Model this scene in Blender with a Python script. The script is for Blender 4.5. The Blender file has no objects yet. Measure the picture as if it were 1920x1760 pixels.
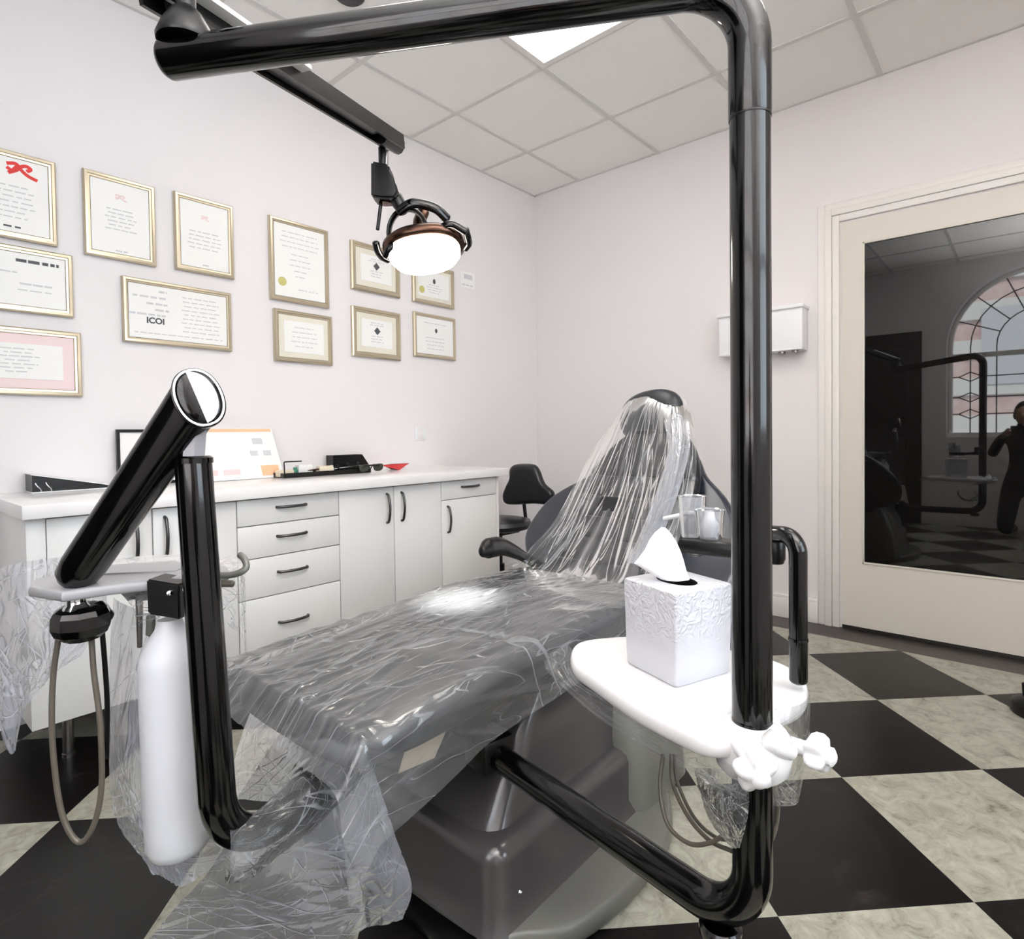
import bpy, bmesh, math, random
from mathutils import Vector, Matrix, noise
PI = math.pi
sc = bpy.context.scene
col = sc.collection
random.seed(7)

# ------------------------------------------------------------------ camera
CAM = Vector((2.8165, -3.4802, 1.0525)); FPX = 1109.41; PX, PY = 974.08, 838.30
yaw, pitch, roll = map(math.radians, (40.708, -1.3315, -0.736))
FW = Vector((-math.sin(yaw) * math.cos(pitch), math.cos(yaw) * math.cos(pitch), math.sin(pitch)))
_r = Vector((math.cos(yaw), math.sin(yaw), 0)); _u = _r.cross(FW)
RT = _r * math.cos(roll) + _u * math.sin(roll); UP = _u * math.cos(roll) - _r * math.sin(roll)
cd = bpy.data.cameras.new('camera'); cam = bpy.data.objects.new('camera', cd); col.objects.link(cam)
cam.matrix_world = Matrix(((RT.x, UP.x, -FW.x, CAM.x), (RT.y, UP.y, -FW.y, CAM.y), (RT.z, UP.z, -FW.z, CAM.z), (0, 0, 0, 1)))
cd.sensor_fit = 'HORIZONTAL'; cd.sensor_width = 36; cd.lens = 36 * FPX / 1920
cd.shift_x = (960 - PX) / 1920; cd.shift_y = (PY - 880) / 1920
cd.clip_start = 0.05; cd.clip_end = 100
sc.camera = cam

# ------------------------------------------------------------------ world, sun, exposure
w = bpy.data.worlds.new('overcast sky'); sc.world = w; w.use_nodes = True
w.node_tree.nodes['Background'].inputs[0].default_value = (0.80, 0.90, 1.0, 1)
w.node_tree.nodes['Background'].inputs[1].default_value = 7.4
sd = bpy.data.lights.new('sun', 'SUN'); sun = bpy.data.objects.new('sun', sd); col.objects.link(sun)
sd.energy = 14; sd.angle = 0.02; sd.color = (1, 0.96, 0.9)
sun.rotation_euler = Vector((0.25, -0.75, -0.62)).to_track_quat('-Z', 'Y').to_euler()   # lights the fronts across the street
pd = bpy.data.lights.new('window portal', 'AREA'); po = bpy.data.objects.new('window portal', pd); col.objects.link(po)
pd.shape = 'RECTANGLE'; pd.size = 1.56; pd.size_y = 1.75; pd.cycles.is_portal = True
po.location = (2.92, -4.66, 1.84); po.rotation_euler = (PI / 2, 0, PI)
pd2 = bpy.data.lights.new('added window portal', 'AREA'); po2 = bpy.data.objects.new('added window portal', pd2); col.objects.link(po2)
pd2.shape = 'RECTANGLE'; pd2.size = 1.4; pd2.size_y = 1.5; pd2.cycles.is_portal = True
po2.location = (4.46, -2.6, 1.75); po2.rotation_euler = (PI / 2, 0, PI / 2)  # portal of the added window in the right wall
bd = bpy.data.lights.new('added ceiling fill', 'AREA'); bo = bpy.data.objects.new('added ceiling fill', bd); col.objects.link(bo)
bd.shape = 'DISK'; bd.size = 0.5; bd.energy = 108; bd.spread = math.radians(112); bo.location = (3.45, -3.2, 1.25); bo.rotation_euler = (PI, 0, 0)   # added upward fill light, brightens the ceiling
sc.view_settings.view_transform = 'Standard'; sc.view_settings.look = 'None'
sc.view_settings.exposure = 0.17; sc.view_settings.gamma = 1.0; sc.view_settings.use_curve_mapping = False
cy = sc.cycles
cy.use_denoising = True; cy.max_bounces = 9; cy.diffuse_bounces = 5; cy.glossy_bounces = 4; cy.transmission_bounces = 4
cy.transparent_max_bounces = 20; cy.sample_clamp_indirect = 6; cy.caustics_reflective = False; cy.caustics_refractive = False
PANEL = 5.0

def at(px, py, D):      # the point at depth D (metres along the view axis) seen at a pixel of the photograph
    return CAM + (FW + RT * ((px - PX) / FPX) - UP * ((py - PY) / FPX)) * D
def on(px, py, ax, v):  # the point of the plane axis = v seen at a pixel of the photograph
    d = at(px, py, 1) - CAM
    return CAM + d * ((v - CAM[ax]) / d[ax])
def V(*a): return Vector(a)

# ------------------------------------------------------------------ materials
def lin(c):
    return tuple(((x / 255) / 12.92 if x / 255 <= 0.04045 else ((x / 255 + 0.055) / 1.055) ** 2.4) for x in c) + (1,)
def mat(name, rgb, rough=0.5, metal=0.0, spec=0.5, coat=0.0, emit=None, estr=0, bump=None, trans=0, sss=0):
    m = bpy.data.materials.new(name); m.use_nodes = True; nt = m.node_tree; b = nt.nodes['Principled BSDF']
    b.inputs['Base Color'].default_value = lin(rgb); b.inputs['Roughness'].default_value = rough
    b.inputs['Metallic'].default_value = metal; b.inputs['Specular IOR Level'].default_value = spec
    b.inputs['Coat Weight'].default_value = coat; b.inputs['Coat Roughness'].default_value = 0.03
    b.inputs['Transmission Weight'].default_value = trans
    if emit: b.inputs['Emission Color'].default_value = lin(emit); b.inputs['Emission Strength'].default_value = estr
    if bump:
        n = nt.nodes.new('ShaderNodeTexNoise'); n.inputs['Scale'].default_value = bump[0]; n.inputs['Detail'].default_value = bump[3] if len(bump) > 3 else 3
        bp = nt.nodes.new('ShaderNodeBump'); bp.inputs['Strength'].default_value = bump[1]; bp.inputs['Distance'].default_value = bump[2]
        tc = nt.nodes.new('ShaderNodeTexCoord')
        nt.links.new(tc.outputs['Object'], n.inputs['Vector'])
        nt.links.new(n.outputs['Fac'], bp.inputs['Height']); nt.links.new(bp.outputs['Normal'], b.inputs['Normal'])
    return m
def noisecol(m, scale, c1, c2, lo=0.35, hi=0.65, detail=4, dist=0.0, stretch=(1, 1, 1)):
    nt = m.node_tree; b = nt.nodes['Principled BSDF']
    tc = nt.nodes.new('ShaderNodeTexCoord'); mp = nt.nodes.new('ShaderNodeMapping'); mp.inputs['Scale'].default_value = stretch
    n = nt.nodes.new('ShaderNodeTexNoise'); n.inputs['Scale'].default_value = scale; n.inputs['Detail'].default_value = detail; n.inputs['Distortion'].default_value = dist
    cr = nt.nodes.new('ShaderNodeValToRGB'); e = cr.color_ramp.elements
    e[0].position = lo; e[0].color = lin(c1); e[1].position = hi; e[1].color = lin(c2)
    nt.links.new(tc.outputs['Object'], mp.inputs[0]); nt.links.new(mp.outputs[0], n.inputs[0])
    nt.links.new(n.outputs['Fac'], cr.inputs[0]); nt.links.new(cr.outputs[0], b.inputs['Base Color'])
    return m

M = {}
M['wall'] = mat('painted wall', (233, 229, 229), 0.7, spec=0.2, bump=(180, 0.05, 0.002))
M['ceil'] = mat('ceiling tile', (248, 245, 241), 0.9, spec=0.1, bump=(260, 0.25, 0.003))
M['tbar'] = mat('ceiling grid metal', (214, 211, 207), 0.5)
M['trimw'] = mat('white trim paint', (232, 228, 224), 0.4)
M['doorp'] = mat('cream door paint', (214, 208, 197), 0.42)
M['dglass'] = mat('dark painted door glass', (16, 15, 14), 0.015, spec=0.66)  # darkness of the unlit room behind is painted into the opaque pane
M['lam'] = mat('white laminate', (232, 231, 229), 0.3)
M['lamtop'] = mat('white worktop', (240, 238, 237), 0.2)
M['black'] = mat('gloss black enamel', (3, 3, 4), 0.12, spec=0.42, coat=0.12)
M['blackp'] = mat('black plastic', (7, 7, 8), 0.32, spec=0.35)
M['vinyl'] = mat('black vinyl', (20, 21, 26), 0.34, spec=0.5, bump=(90, 0.12, 0.002))
M['vinylg'] = mat('dark grey vinyl', (38, 40, 44), 0.34, bump=(60, 0.15, 0.002))
M['shell'] = mat('blue black shell', (28, 32, 42), 0.22, spec=0.6)
M['greyp'] = mat('dark grey gloss plastic', (62, 60, 61), 0.16, spec=0.6)
M['greyl'] = mat('grey base plastic', (98, 98, 93), 0.35)
M['steel'] = mat('brushed steel', (150, 148, 146), 0.28, metal=1.0)
M['handlem'] = mat('dark pewter handle', (84, 82, 82), 0.3, metal=.85)
M['chrome'] = mat('chrome', (215, 215, 218), 0.05, metal=1.0)
M['gold'] = mat('champagne frame', (202, 190, 166), 0.28, metal=0.75)
M['paper'] = mat('paper', (240, 239, 236), 0.6)
M['mat_w'] = mat('cream mount', (226, 221, 205), 0.7)
M['ink'] = mat('grey print', (204, 205, 207), 0.8)
M['inkd'] = mat('dark print', (78, 80, 84), 0.8)
M['inkr'] = mat('red print', (205, 52, 50), 0.7)
M['inkp'] = mat('faint red print', (232, 206, 206), 0.8)
M['pink'] = mat('pink certificate border', (238, 214, 214), 0.7)
M['seal'] = mat('gold foil seal', (196, 190, 120), 0.4)
M['orange'] = mat('orange print', (238, 190, 150), 0.7)
M['red'] = mat('red card', (190, 30, 34), 0.4)
M['white'] = mat('white plastic', (238, 238, 240), 0.28)
M['whiteg'] = mat('glazed white', (232, 231, 232), 0.18, bump=(14, 0.12, 0.01))
M['tissue'] = mat('tissue paper', (246, 244, 246), 0.85)
M['hose'] = mat('grey brown hose', (88, 82, 74), 0.35)
M['lamp'] = mat('lamp lens', (255, 255, 255), 0.2, emit=(255, 246, 226), estr=30)
M['panel'] = mat('ceiling light diffuser', (255, 255, 255), 0.5, emit=(255, 250, 244), estr=PANEL)
M['traygrey'] = mat('tray grey plastic', (150, 150, 154), 0.3)
M['copper'] = mat('bronze metal', (88, 66, 56), 0.25, metal=1.0)
M['pale_refl'] = mat('light grey painted reflection', (222, 222, 222), 0.3)
M['green'] = mat('teal plastic', (60, 130, 110), 0.4)
M['beige'] = mat('beige card', (226, 214, 190), 0.6)
M['lens'] = mat('dark lens', (40, 44, 34), 0.08)
M['brick'] = noisecol(mat('pink brick', (170, 120, 112), 0.8), 6, (206, 178, 172), (220, 200, 194))
M['stone'] = mat('pale stone band', (222, 220, 214), 0.8)
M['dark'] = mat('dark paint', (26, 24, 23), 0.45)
M['cloth'] = mat('dark cloth', (24, 24, 27), 0.8)
M['skin'] = mat('skin', (190, 150, 128), 0.55)
M['bottle'] = mat('translucent white bottle', (212, 214, 219), 0.38, spec=0.4)
# tissue box cover: pressed silver white, wavy relief on its upper two thirds
m = M['relief'] = mat('pearl relief box', (206, 207, 213), 0.32)
nt = m.node_tree; b = nt.nodes['Principled BSDF']
tc = nt.nodes.new('ShaderNodeTexCoord'); wv = nt.nodes.new('ShaderNodeTexNoise'); wv.inputs['Scale'].default_value = 55; wv.inputs['Distortion'].default_value = 2.2; wv.inputs['Detail'].default_value = 1
sx = nt.nodes.new('ShaderNodeSeparateXYZ'); mr = nt.nodes.new('ShaderNodeMapRange')
mr.inputs[1].default_value = 0.045; mr.inputs[2].default_value = 0.10
mu = nt.nodes.new('ShaderNodeMath'); mu.operation = 'MULTIPLY'
bp = nt.nodes.new('ShaderNodeBump'); bp.inputs['Strength'].default_value = 0.8; bp.inputs['Distance'].default_value = 0.006
L = nt.links.new
L(tc.outputs['Object'], wv.inputs[0]); L(tc.outputs['Object'], sx.inputs[0]); L(sx.outputs[2], mr.inputs[0])
L(wv.outputs['Fac'], mu.inputs[0]); L(mr.outputs[0], mu.inputs[1]); L(mu.outputs[0], bp.inputs['Height']); L(bp.outputs[0], b.inputs['Normal'])
# clear glass (thin)
def film(name, base_alpha, crease, gloss_r=0.09, scale=14.0, stretch=(1, 1, 1), tint=(226, 230, 236), bumpd=0.006, refl=1.35, dirs=((10, 1), (55, .8), (-40, .9), (100, .7)), width=.03, gf=1.0):
    """thin clear polythene: mostly see-through, glossy on both faces, creases of the sheet scatter white"""
    m = bpy.data.materials.new(name); m.use_nodes = True; nt = m.node_tree; nt.nodes.clear(); N = nt.nodes.new; L = nt.links.new
    out = N('ShaderNodeOutputMaterial'); tr = N('ShaderNodeBsdfTransparent'); gl = N('ShaderNodeBsdfGlossy'); df = N('ShaderNodeBsdfDiffuse'); tl = N('ShaderNodeBsdfTranslucent')
    tr.inputs[0].default_value = (0.97, 0.97, 0.97, 1); gl.inputs['Roughness'].default_value = gloss_r; gl.inputs[0].default_value = (1, 1, 1, 1)
    df.inputs[0].default_value = lin(tint); tl.inputs[0].default_value = lin(tint)
    tc = N('ShaderNodeTexCoord'); tot = None
    for k, (ang, q) in enumerate(dirs):
        mp = N('ShaderNodeMapping'); mp.inputs['Rotation'].default_value = (0, 0, math.radians(ang)); L(tc.outputs['UV'], mp.inputs[0])
        m2_ = N('ShaderNodeMapping'); m2_.inputs['Scale'].default_value = (scale * q, scale * q * .13, 1); m2_.inputs['Location'].default_value = (k * 3.7, k * 1.3, k); L(mp.outputs[0], m2_.inputs[0])
        n1 = N('ShaderNodeTexNoise'); n1.inputs['Scale'].default_value = 1; n1.inputs['Detail'].default_value = 1.0; n1.inputs['Roughness'].default_value = .4; L(m2_.outputs[0], n1.inputs[0])
        a = N('ShaderNodeMath'); a.operation = 'SUBTRACT'; a.inputs[1].default_value = .5; L(n1.outputs['Fac'], a.inputs[0])
        ab = N('ShaderNodeMath'); ab.operation = 'ABSOLUTE'; L(a.outputs[0], ab.inputs[0])
        rg = N('ShaderNodeMapRange'); rg.interpolation_type = 'SMOOTHSTEP'; rg.inputs[1].default_value = width; rg.inputs[2].default_value = 0.0; rg.inputs[3].default_value = 0; rg.inputs[4].default_value = 1; L(ab.outputs[0], rg.inputs[0])
        nm = N('ShaderNodeTexNoise'); nm.inputs['Scale'].default_value = scale * .55; nm.inputs['Detail'].default_value = 1; L(m2_.outputs[0], nm.inputs[0]); nm.inputs['Scale'].default_value = .8
        mk = N('ShaderNodeMapRange'); mk.inputs[1].default_value = .42; mk.inputs[2].default_value = .62; L(nm.outputs['Fac'], mk.inputs[0])
        ml = N('ShaderNodeMath'); ml.operation = 'MULTIPLY'; L(rg.outputs[0], ml.inputs[0]); L(mk.outputs[0], ml.inputs[1])
        if tot is None: tot = ml
        else:
            sm = N('ShaderNodeMath'); sm.operation = 'MAXIMUM'; L(tot.outputs[0], sm.inputs[0]); L(ml.outputs[0], sm.inputs[1]); tot = sm
    rg = tot
    cl_ = N('ShaderNodeTexNoise'); cl_.inputs['Scale'].default_value = scale * .35; cl_.inputs['Detail'].default_value = 2; L(tc.outputs['UV'], cl_.inputs[0])
    hh = N('ShaderNodeMath'); hh.operation = 'MULTIPLY_ADD'; hh.inputs[1].default_value = .5; L(rg.outputs[0], hh.inputs[0]); L(cl_.outputs['Fac'], hh.inputs[2])
    bp = N('ShaderNodeBump'); bp.inputs['Strength'].default_value = 0.5; bp.inputs['Distance'].default_value = bumpd; L(hh.outputs[0], bp.inputs['Height'])
    for s in (gl, df): L(bp.outputs[0], s.inputs['Normal'])
    fr = N('ShaderNodeFresnel'); fr.inputs[0].default_value = refl; L(bp.outputs[0], fr.inputs['Normal'])
    f2 = N('ShaderNodeMath'); f2.operation = 'MULTIPLY'; f2.inputs[1].default_value = gf; f2.use_clamp = True; L(fr.outputs[0], f2.inputs[0])
    al = N('ShaderNodeMath'); al.operation = 'MULTIPLY_ADD'; al.inputs[1].default_value = crease; al.inputs[2].default_value = base_alpha; L(rg.outputs[0], al.inputs[0])
    al.use_clamp = True
    md = N('ShaderNodeMixShader'); md.inputs[0].default_value = 0.45; L(df.outputs[0], md.inputs[1]); L(tl.outputs[0], md.inputs[2])
    m1 = N('ShaderNodeMixShader'); L(al.outputs[0], m1.inputs[0]); L(tr.outputs[0], m1.inputs[1]); L(md.outputs[0], m1.inputs[2])
    m2 = N('ShaderNodeMixShader'); L(f2.outputs[0], m2.inputs[0]); L(m1.outputs[0], m2.inputs[1]); L(gl.outputs[0], m2.inputs[2])
    L(m2.outputs[0], out.inputs[0]); return m
M['film'] = film('clear polythene', 0.10, 0.38, gloss_r=0.16, scale=14, width=.018, gf=.8)
M['film_top'] = film('clear polythene stretched over the seat', 0.15, 0.30, gloss_r=0.17, scale=15, refl=1.5, dirs=((86, 1.3), (97, 1), (75, .9), (20, .35)), width=.016, gf=1.5)
M['film_v'] = film('clear polythene in long folds', 0.06, 0.50, gloss_r=0.16, scale=12, dirs=((2, 1.1), (9, .7), (-9, .8), (30, .3)), width=.013, gf=.9)
M['film_w'] = film('milky polythene', 0.42, 0.30, gloss_r=0.25, scale=12, tint=(222, 226, 238), width=.02, gf=.45)
M['film_t'] = film('smooth clear polythene', 0.09, 0.3, scale=9, gf=.45, width=.012, gloss_r=.2)
M['cup'] = film('clear plastic cup', 0.14, 0.2, scale=3)
m = bpy.data.materials.new('window glass'); m.use_nodes = True; nt = m.node_tree; nt.nodes.clear()
o_ = nt.nodes.new('ShaderNodeOutputMaterial'); t_ = nt.nodes.new('ShaderNodeBsdfTransparent'); g_ = nt.nodes.new('ShaderNodeBsdfGlossy'); f_ = nt.nodes.new('ShaderNodeFresnel'); x_ = nt.nodes.new('ShaderNodeMixShader')
g_.inputs['Roughness'].default_value = 0.02
nt.links.new(f_.outputs[0], x_.inputs[0]); nt.links.new(t_.outputs[0], x_.inputs[1]); nt.links.new(g_.outputs[0], x_.inputs[2]); nt.links.new(x_.outputs[0], o_.inputs[0]); M['glass'] = m
# floor: marbled vinyl tiles laid on the diagonal, 457 mm
TH = math.radians(44.732); OX, OY, TS, TS2 = 2.039, -0.516, 0.450, 0.479
m = M['floor'] = mat('chequered marbled vinyl tile', (90, 90, 90), 0.32, spec=0.22); nt = m.node_tree; b = nt.nodes['Principled BSDF']; N = nt.nodes.new; L = nt.links.new
tc = N('ShaderNodeTexCoord'); mp = N('ShaderNodeMapping'); mp.vector_type = 'TEXTURE'
mp.inputs['Location'].default_value = (OX, OY, 0); mp.inputs['Rotation'].default_value = (0, 0, TH); mp.inputs['Scale'].default_value = (TS, TS2, TS)
L(tc.outputs['Object'], mp.inputs[0])
ad = N('ShaderNodeVectorMath'); ad.operation = 'ADD'; ad.inputs[1].default_value = (0, 0, 0.5); L(mp.outputs[0], ad.inputs[0])
ck = N('ShaderNodeTexChecker'); ck.inputs['Scale'].default_value = 1.0; L(ad.outputs[0], ck.inputs[0])
fl = N('ShaderNodeVectorMath'); fl.operation = 'FLOOR'; L(ad.outputs[0], fl.inputs[0])
sc7 = N('ShaderNodeVectorMath'); sc7.operation = 'SCALE'; sc7.inputs['Scale'].default_value = 7.31; L(fl.outputs[0], sc7.inputs[0])
ad2 = N('ShaderNodeVectorMath'); ad2.operation = 'ADD'; L(ad.outputs[0], ad2.inputs[0]); L(sc7.outputs[0], ad2.inputs[1])
def ramp(src, stops):
    cr = N('ShaderNodeValToRGB'); e = cr.color_ramp.elements
    while len(e) < len(stops): e.new(0.5)
    for k, (p, c) in enumerate(stops): e[k].position = p; e[k].color = lin(c)
    L(src, cr.inputs[0]); return cr.outputs[0]
n1 = N('ShaderNodeTexNoise'); n1.inputs['Scale'].default_value = 8; n1.inputs['Detail'].default_value = 9; n1.inputs['Roughness'].default_value = 0.72; n1.inputs['Distortion'].default_value = 0.9; L(ad2.outputs[0], n1.inputs[0])
n2 = N('ShaderNodeTexNoise'); n2.inputs['Scale'].default_value = 3.2; n2.inputs['Detail'].default_value = 9; n2.inputs['Roughness'].default_value = 0.7; n2.inputs['Distortion'].default_value = 1.2; L(ad2.outputs[0], n2.inputs[0])
lt = ramp(n1.outputs['Fac'], [(0.30, (98, 95, 85)), (0.42, (141, 139, 127)), (0.55, (158, 157, 144)), (0.75, (180, 177, 167))])
dk = ramp(n2.outputs['Fac'], [(0.35, (8, 6, 6)), (0.56, (14, 12, 11)), (0.70, (38, 34, 33))])
mx = N('ShaderNodeMix'); mx.data_type = 'RGBA'; L(ck.outputs['Fac'], mx.inputs['Factor']); L(lt, mx.inputs[6]); L(dk, mx.inputs[7])
L(mx.outputs[2], b.inputs['Base Color'])
M['border'] = noisecol(mat('dark border vinyl', (36, 30, 28), 0.35), 18, (32, 26, 24), (50, 43, 40))

# ------------------------------------------------------------------ mesh helpers
def link(name, me, m=None, parent=None, smooth=True, ang=40):
    for mm in (m if isinstance(m, (list, tuple)) else [m] if m else []): me.materials.append(M[mm] if isinstance(mm, str) else mm)
    o = bpy.data.objects.new(name, me); col.objects.link(o)
    if parent:
        o.parent = parent; o.matrix_parent_inverse = parent.matrix_world.inverted()
    if smooth:
        for p in me.polygons: p.use_smooth = True
        me.set_sharp_from_angle(angle=math.radians(ang))
    return o
def bm_obj(name, bm, m, parent=None, smooth=True, ang=40):
    bmesh.ops.recalc_face_normals(bm, faces=bm.faces)
    me = bpy.data.meshes.new(name); bm.to_mesh(me); bm.free(); return link(name, me, m, parent, smooth, ang)
def tag(o, label=None, cat=None, group=None, kind=None):
    if label: o['label'] = label
    if cat: o['category'] = cat
    if group: o['group'] = group
    if kind: o['kind'] = kind
    return o
def empty(name, loc, label, cat, group=None):
    o = bpy.data.objects.new(name, None); col.objects.link(o); o.location = loc; o.empty_display_size = 0.05
    o.matrix_world = Matrix.Translation(Vector(loc)); return tag(o, label, cat, group)
def abox(bm, lo, hi, bev=0.0, mi=0, seg=2):
    lo, hi = Vector(lo), Vector(hi)
    r = bmesh.ops.create_cube(bm, size=1); vs = r['verts']
    for v in vs: v.co = Vector((lo[i] + (v.co[i] + 0.5) * (hi[i] - lo[i]) for i in range(3)))
    fs = set(f for v in vs for f in v.link_faces)
    if bev > 0:
        r = bmesh.ops.bevel(bm, geom=list(set(e for v in vs for e in v.link_edges)), offset=bev, segments=seg, affect='EDGES', profile=0.5)
        fs = set(r['faces']) | set(f for f in fs if f.is_valid)
    for f in fs: f.material_index = mi
def box(name, lo, hi, m, parent=None, bev=0.0, seg=2):
    bm = bmesh.new(); abox(bm, lo, hi, bev, 0, seg); return bm_obj(name, bm, m, parent, bev > 0)
def fillet(pts, rad, n=10):
    pts = [Vector(p) for p in pts]; out = [pts[0]]
    for k in range(1, len(pts) - 1):
        p, a, b = pts[k], pts[k - 1], pts[k + 1]
        r = rad[k] if isinstance(rad, (list, tuple)) else rad
        d1 = (a - p).normalized(); d2 = (b - p).normalized(); an = d1.angle(d2)
        if r <= 0 or abs(an - PI) < 0.02: out.append(p); continue
        t = min(r / math.tan(an / 2), (a - p).length * 0.49, (b - p).length * 0.49)
        c = p + (d1 + d2).normalized() * math.hypot(t, t * math.tan(an / 2)); s, e = p + d1 * t, p + d2 * t
        for j in range(n + 1):
            q = (s - c).lerp(e - c, j / n); q = q.normalized() * (s - c).length
            # even angular spacing
            f = j / n; A = (s - c); B = (e - c); w_ = A.angle(B)
            q = (A * math.sin((1 - f) * w_) + B * math.sin(f * w_)) / math.sin(w_)
            out.append(c + q)
    out.append(pts[-1]); return out
def spline(pts, n=8):
    pts = [Vector(p) for p in pts]; P = [2 * pts[0] - pts[1]] + pts + [2 * pts[-1] - pts[-2]]; out = []
    for i in range(1, len(P) - 2):
        for j in range(n):
            t = j / n; a, b, c, d = P[i - 1], P[i], P[i + 1], P[i + 2]
            out.append(0.5 * ((2 * b) + (c - a) * t + (2 * a - 5 * b + 4 * c - d) * t * t + (3 * b - a - 3 * c + d) * t ** 3))
    out.append(pts[-1]); return out
def sweep(bm, path, radii, seg=20, flat=1.0, cap='round', up0=None, mi=0):
    path = [Vector(p) for p in path]; n = len(path)
    if not isinstance(radii, (list, tuple)): radii = [radii] * n
    T = [(path[min(i + 1, n - 1)] - path[max(i - 1, 0)]).normalized() for i in range(n)]
    up = Vector(up0) if up0 else (V(0, 0, 1) if abs(T[0].z) < 0.9 else V(1, 0, 0))
    nrm = (up - T[0] * up.dot(T[0])).normalized(); rings = []
    st = []
    if cap == 'round':
        for a in (80, 60, 35, 15): st.append((math.sin(math.radians(a)), math.cos(math.radians(a))))
    rows = []
    for k, (s, c) in enumerate(st): rows.append((path[0] - T[0] * radii[0] * s * 0.55, T[0], radii[0] * c))
    for i in range(n): rows.append((path[i], T[i], radii[i]))
    for s, c in reversed(st): rows.append((path[-1] + T[-1] * radii[-1] * s * 0.55, T[-1], radii[-1] * c))
    for p, t, r in rows:
        nrm = (nrm - t * nrm.dot(t)).normalized(); bn = t.cross(nrm)
        rings.append([bm.verts.new(p + (nrm * math.cos(2 * PI * k / seg) + bn * math.sin(2 * PI * k / seg) * flat) * r) for k in range(seg)])
    for a, b in zip(rings, rings[1:]):
        for k in range(seg): bm.faces.new((a[k], a[(k + 1) % seg], b[(k + 1) % seg], b[k])).material_index = mi
    bm.faces.new(rings[0][::-1]).material_index = mi; bm.faces.new(rings[-1]).material_index = mi
def tube(name, path, r, m, parent=None, seg=20, flat=1.0, cap='round', up0=None):
    bm = bmesh.new(); sweep(bm, path, r, seg, flat, cap, up0); return bm_obj(name, bm, m, parent, ang=60)
def loft(name, rings, m, parent=None, caps=True, closed=True, ang=40):
    bm = bmesh.new(); R = [[bm.verts.new(p) for p in r] for r in rings]; n = len(R[0])
    for a, b in zip(R, R[1:]):
        for k in range(n if closed else n - 1): bm.faces.new((a[k], a[(k + 1) % n], b[(k + 1) % n], b[k]))
    if caps: bm.faces.new(R[0][::-1]); bm.faces.new(R[-1])
    return bm_obj(name, bm, m, parent, ang=ang)
def lathe(name, prof, base, axis, m, parent=None, seg=32, ang=40):
    base = Vector(base); ax = Vector(axis).normalized(); q = V(0, 0, 1).rotation_difference(ax)
    return loft(name, [[base + q @ V(max(r, 1e-4) * math.cos(2 * PI * k / seg), max(r, 1e-4) * math.sin(2 * PI * k / seg), z) for k in range(seg)] for r, z in prof], m, parent, ang=ang)
def superel(c, ex, ey, a, b, n=40, p=3.0):
    out = []
    for k in range(n):
        t = 2 * PI * k / n; cx, sy = math.cos(t), math.sin(t)
        out.append(c + ex * (a * math.copysign(abs(cx) ** (2 / p), cx)) + ey * (b * math.copysign(abs(sy) ** (2 / p), sy)))
    return out
def inset_poly(pts, d):
    """move each vertex of a closed 2-D outline inwards by d"""
    n = len(pts); A = sum(pts[i][0] * pts[(i + 1) % n][1] - pts[(i + 1) % n][0] * pts[i][1] for i in range(n)); s = 1 if A > 0 else -1; out = []
    for i in range(n):
        a, p, b = Vector(pts[i - 1]), Vector(pts[i]), Vector(pts[(i + 1) % n])
        t = (b - a).normalized(); out.append(p + Vector((-t.y, t.x)) * d * s)
    return out
def pad(name, outline, O, ex, ey, en, th, m, parent=None, edge=None, crown=0.0, roll=None, ang=50):
    """cushion or slab: closed outline (s, t) in the plane O, ex, ey with rounded edges; en points to the seen face; roll(s, t) adds relief on that face"""
    edge = edge or th / 2; o2 = [Vector(p) for p in outline]; cx = sum((p for p in o2), Vector((0, 0))) / len(o2)
    lv = []
    K = 5
    for k in range(K + 1):
        a = PI / 2 * k / K; lv.append((edge * (1 - math.sin(a)) , -th / 2 + 0 + (th / 2) * (1 - math.cos(a))))
    top = []
    for k in range(K + 1):
        a = PI / 2 * k / K; top.append((edge * (1 - math.cos(a)), (th / 2) * math.sin(a)))
    bm = bmesh.new(); R = []
    def W(p, z): return O + ex * p.x + ey * p.y + en * z
    for d, z in lv + top[1:]:
        R.append([bm.verts.new(W(p, z)) for p in inset_poly(o2, d)])
    inner = inset_poly(o2, edge)
    for f in (0.85, 0.7, 0.55, 0.4, 0.27, 0.15, 0.05):
        ring = []
        for p in inner:
            q = cx + (p - cx) * f; ring.append(bm.verts.new(W(q, th / 2 + crown * (1 - f * f) + (roll(q.x, q.y) if roll else 0))))
        R.append(ring)
    n = len(o2)
    for a, b in zip(R, R[1:]):
        for k in range(n): bm.faces.new((a[k], a[(k + 1) % n], b[(k + 1) % n], b[k]))
    bm.faces.new(R[0][::-1]); bm.faces.new(R[-1])
    return bm_obj(name, bm, m, parent, ang=ang)
def smooth_outline(pts, n=6):
    P = [Vector(p) for p in pts]; out = []; N_ = len(P)
    for i in range(N_):
        a, b, c, d = P[i - 1], P[i], P[(i + 1) % N_], P[(i + 2) % N_]
        for j in range(n):
            t = j / n; out.append(0.5 * ((2 * b) + (c - a) * t + (2 * a - 5 * b + 4 * c - d) * t * t + (3 * b - a - 3 * c + d) * t ** 3))
    return out
def wrinkle(u, v, seed, fr=6.0, dirs=((10, 1), (55, .8), (-40, .9), (100, .7))):
    t = 0
    for k, (a, q) in enumerate(dirs):
        c, s_ = math.cos(math.radians(a)), math.sin(math.radians(a)); x, y = u * c - v * s_, u * s_ + v * c
        n_ = noise.noise(V(x * fr * q + k * 7.1, y * fr * q * .16, seed + k)); mk = noise.noise(V(x * 2.1 + k * 3, y * 2.1, seed + 20 + k))
        t = max(t, math.exp(-(n_ / .09) ** 2) * min(1, max(0, .5 + mk * 2.2)))
    return t
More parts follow.
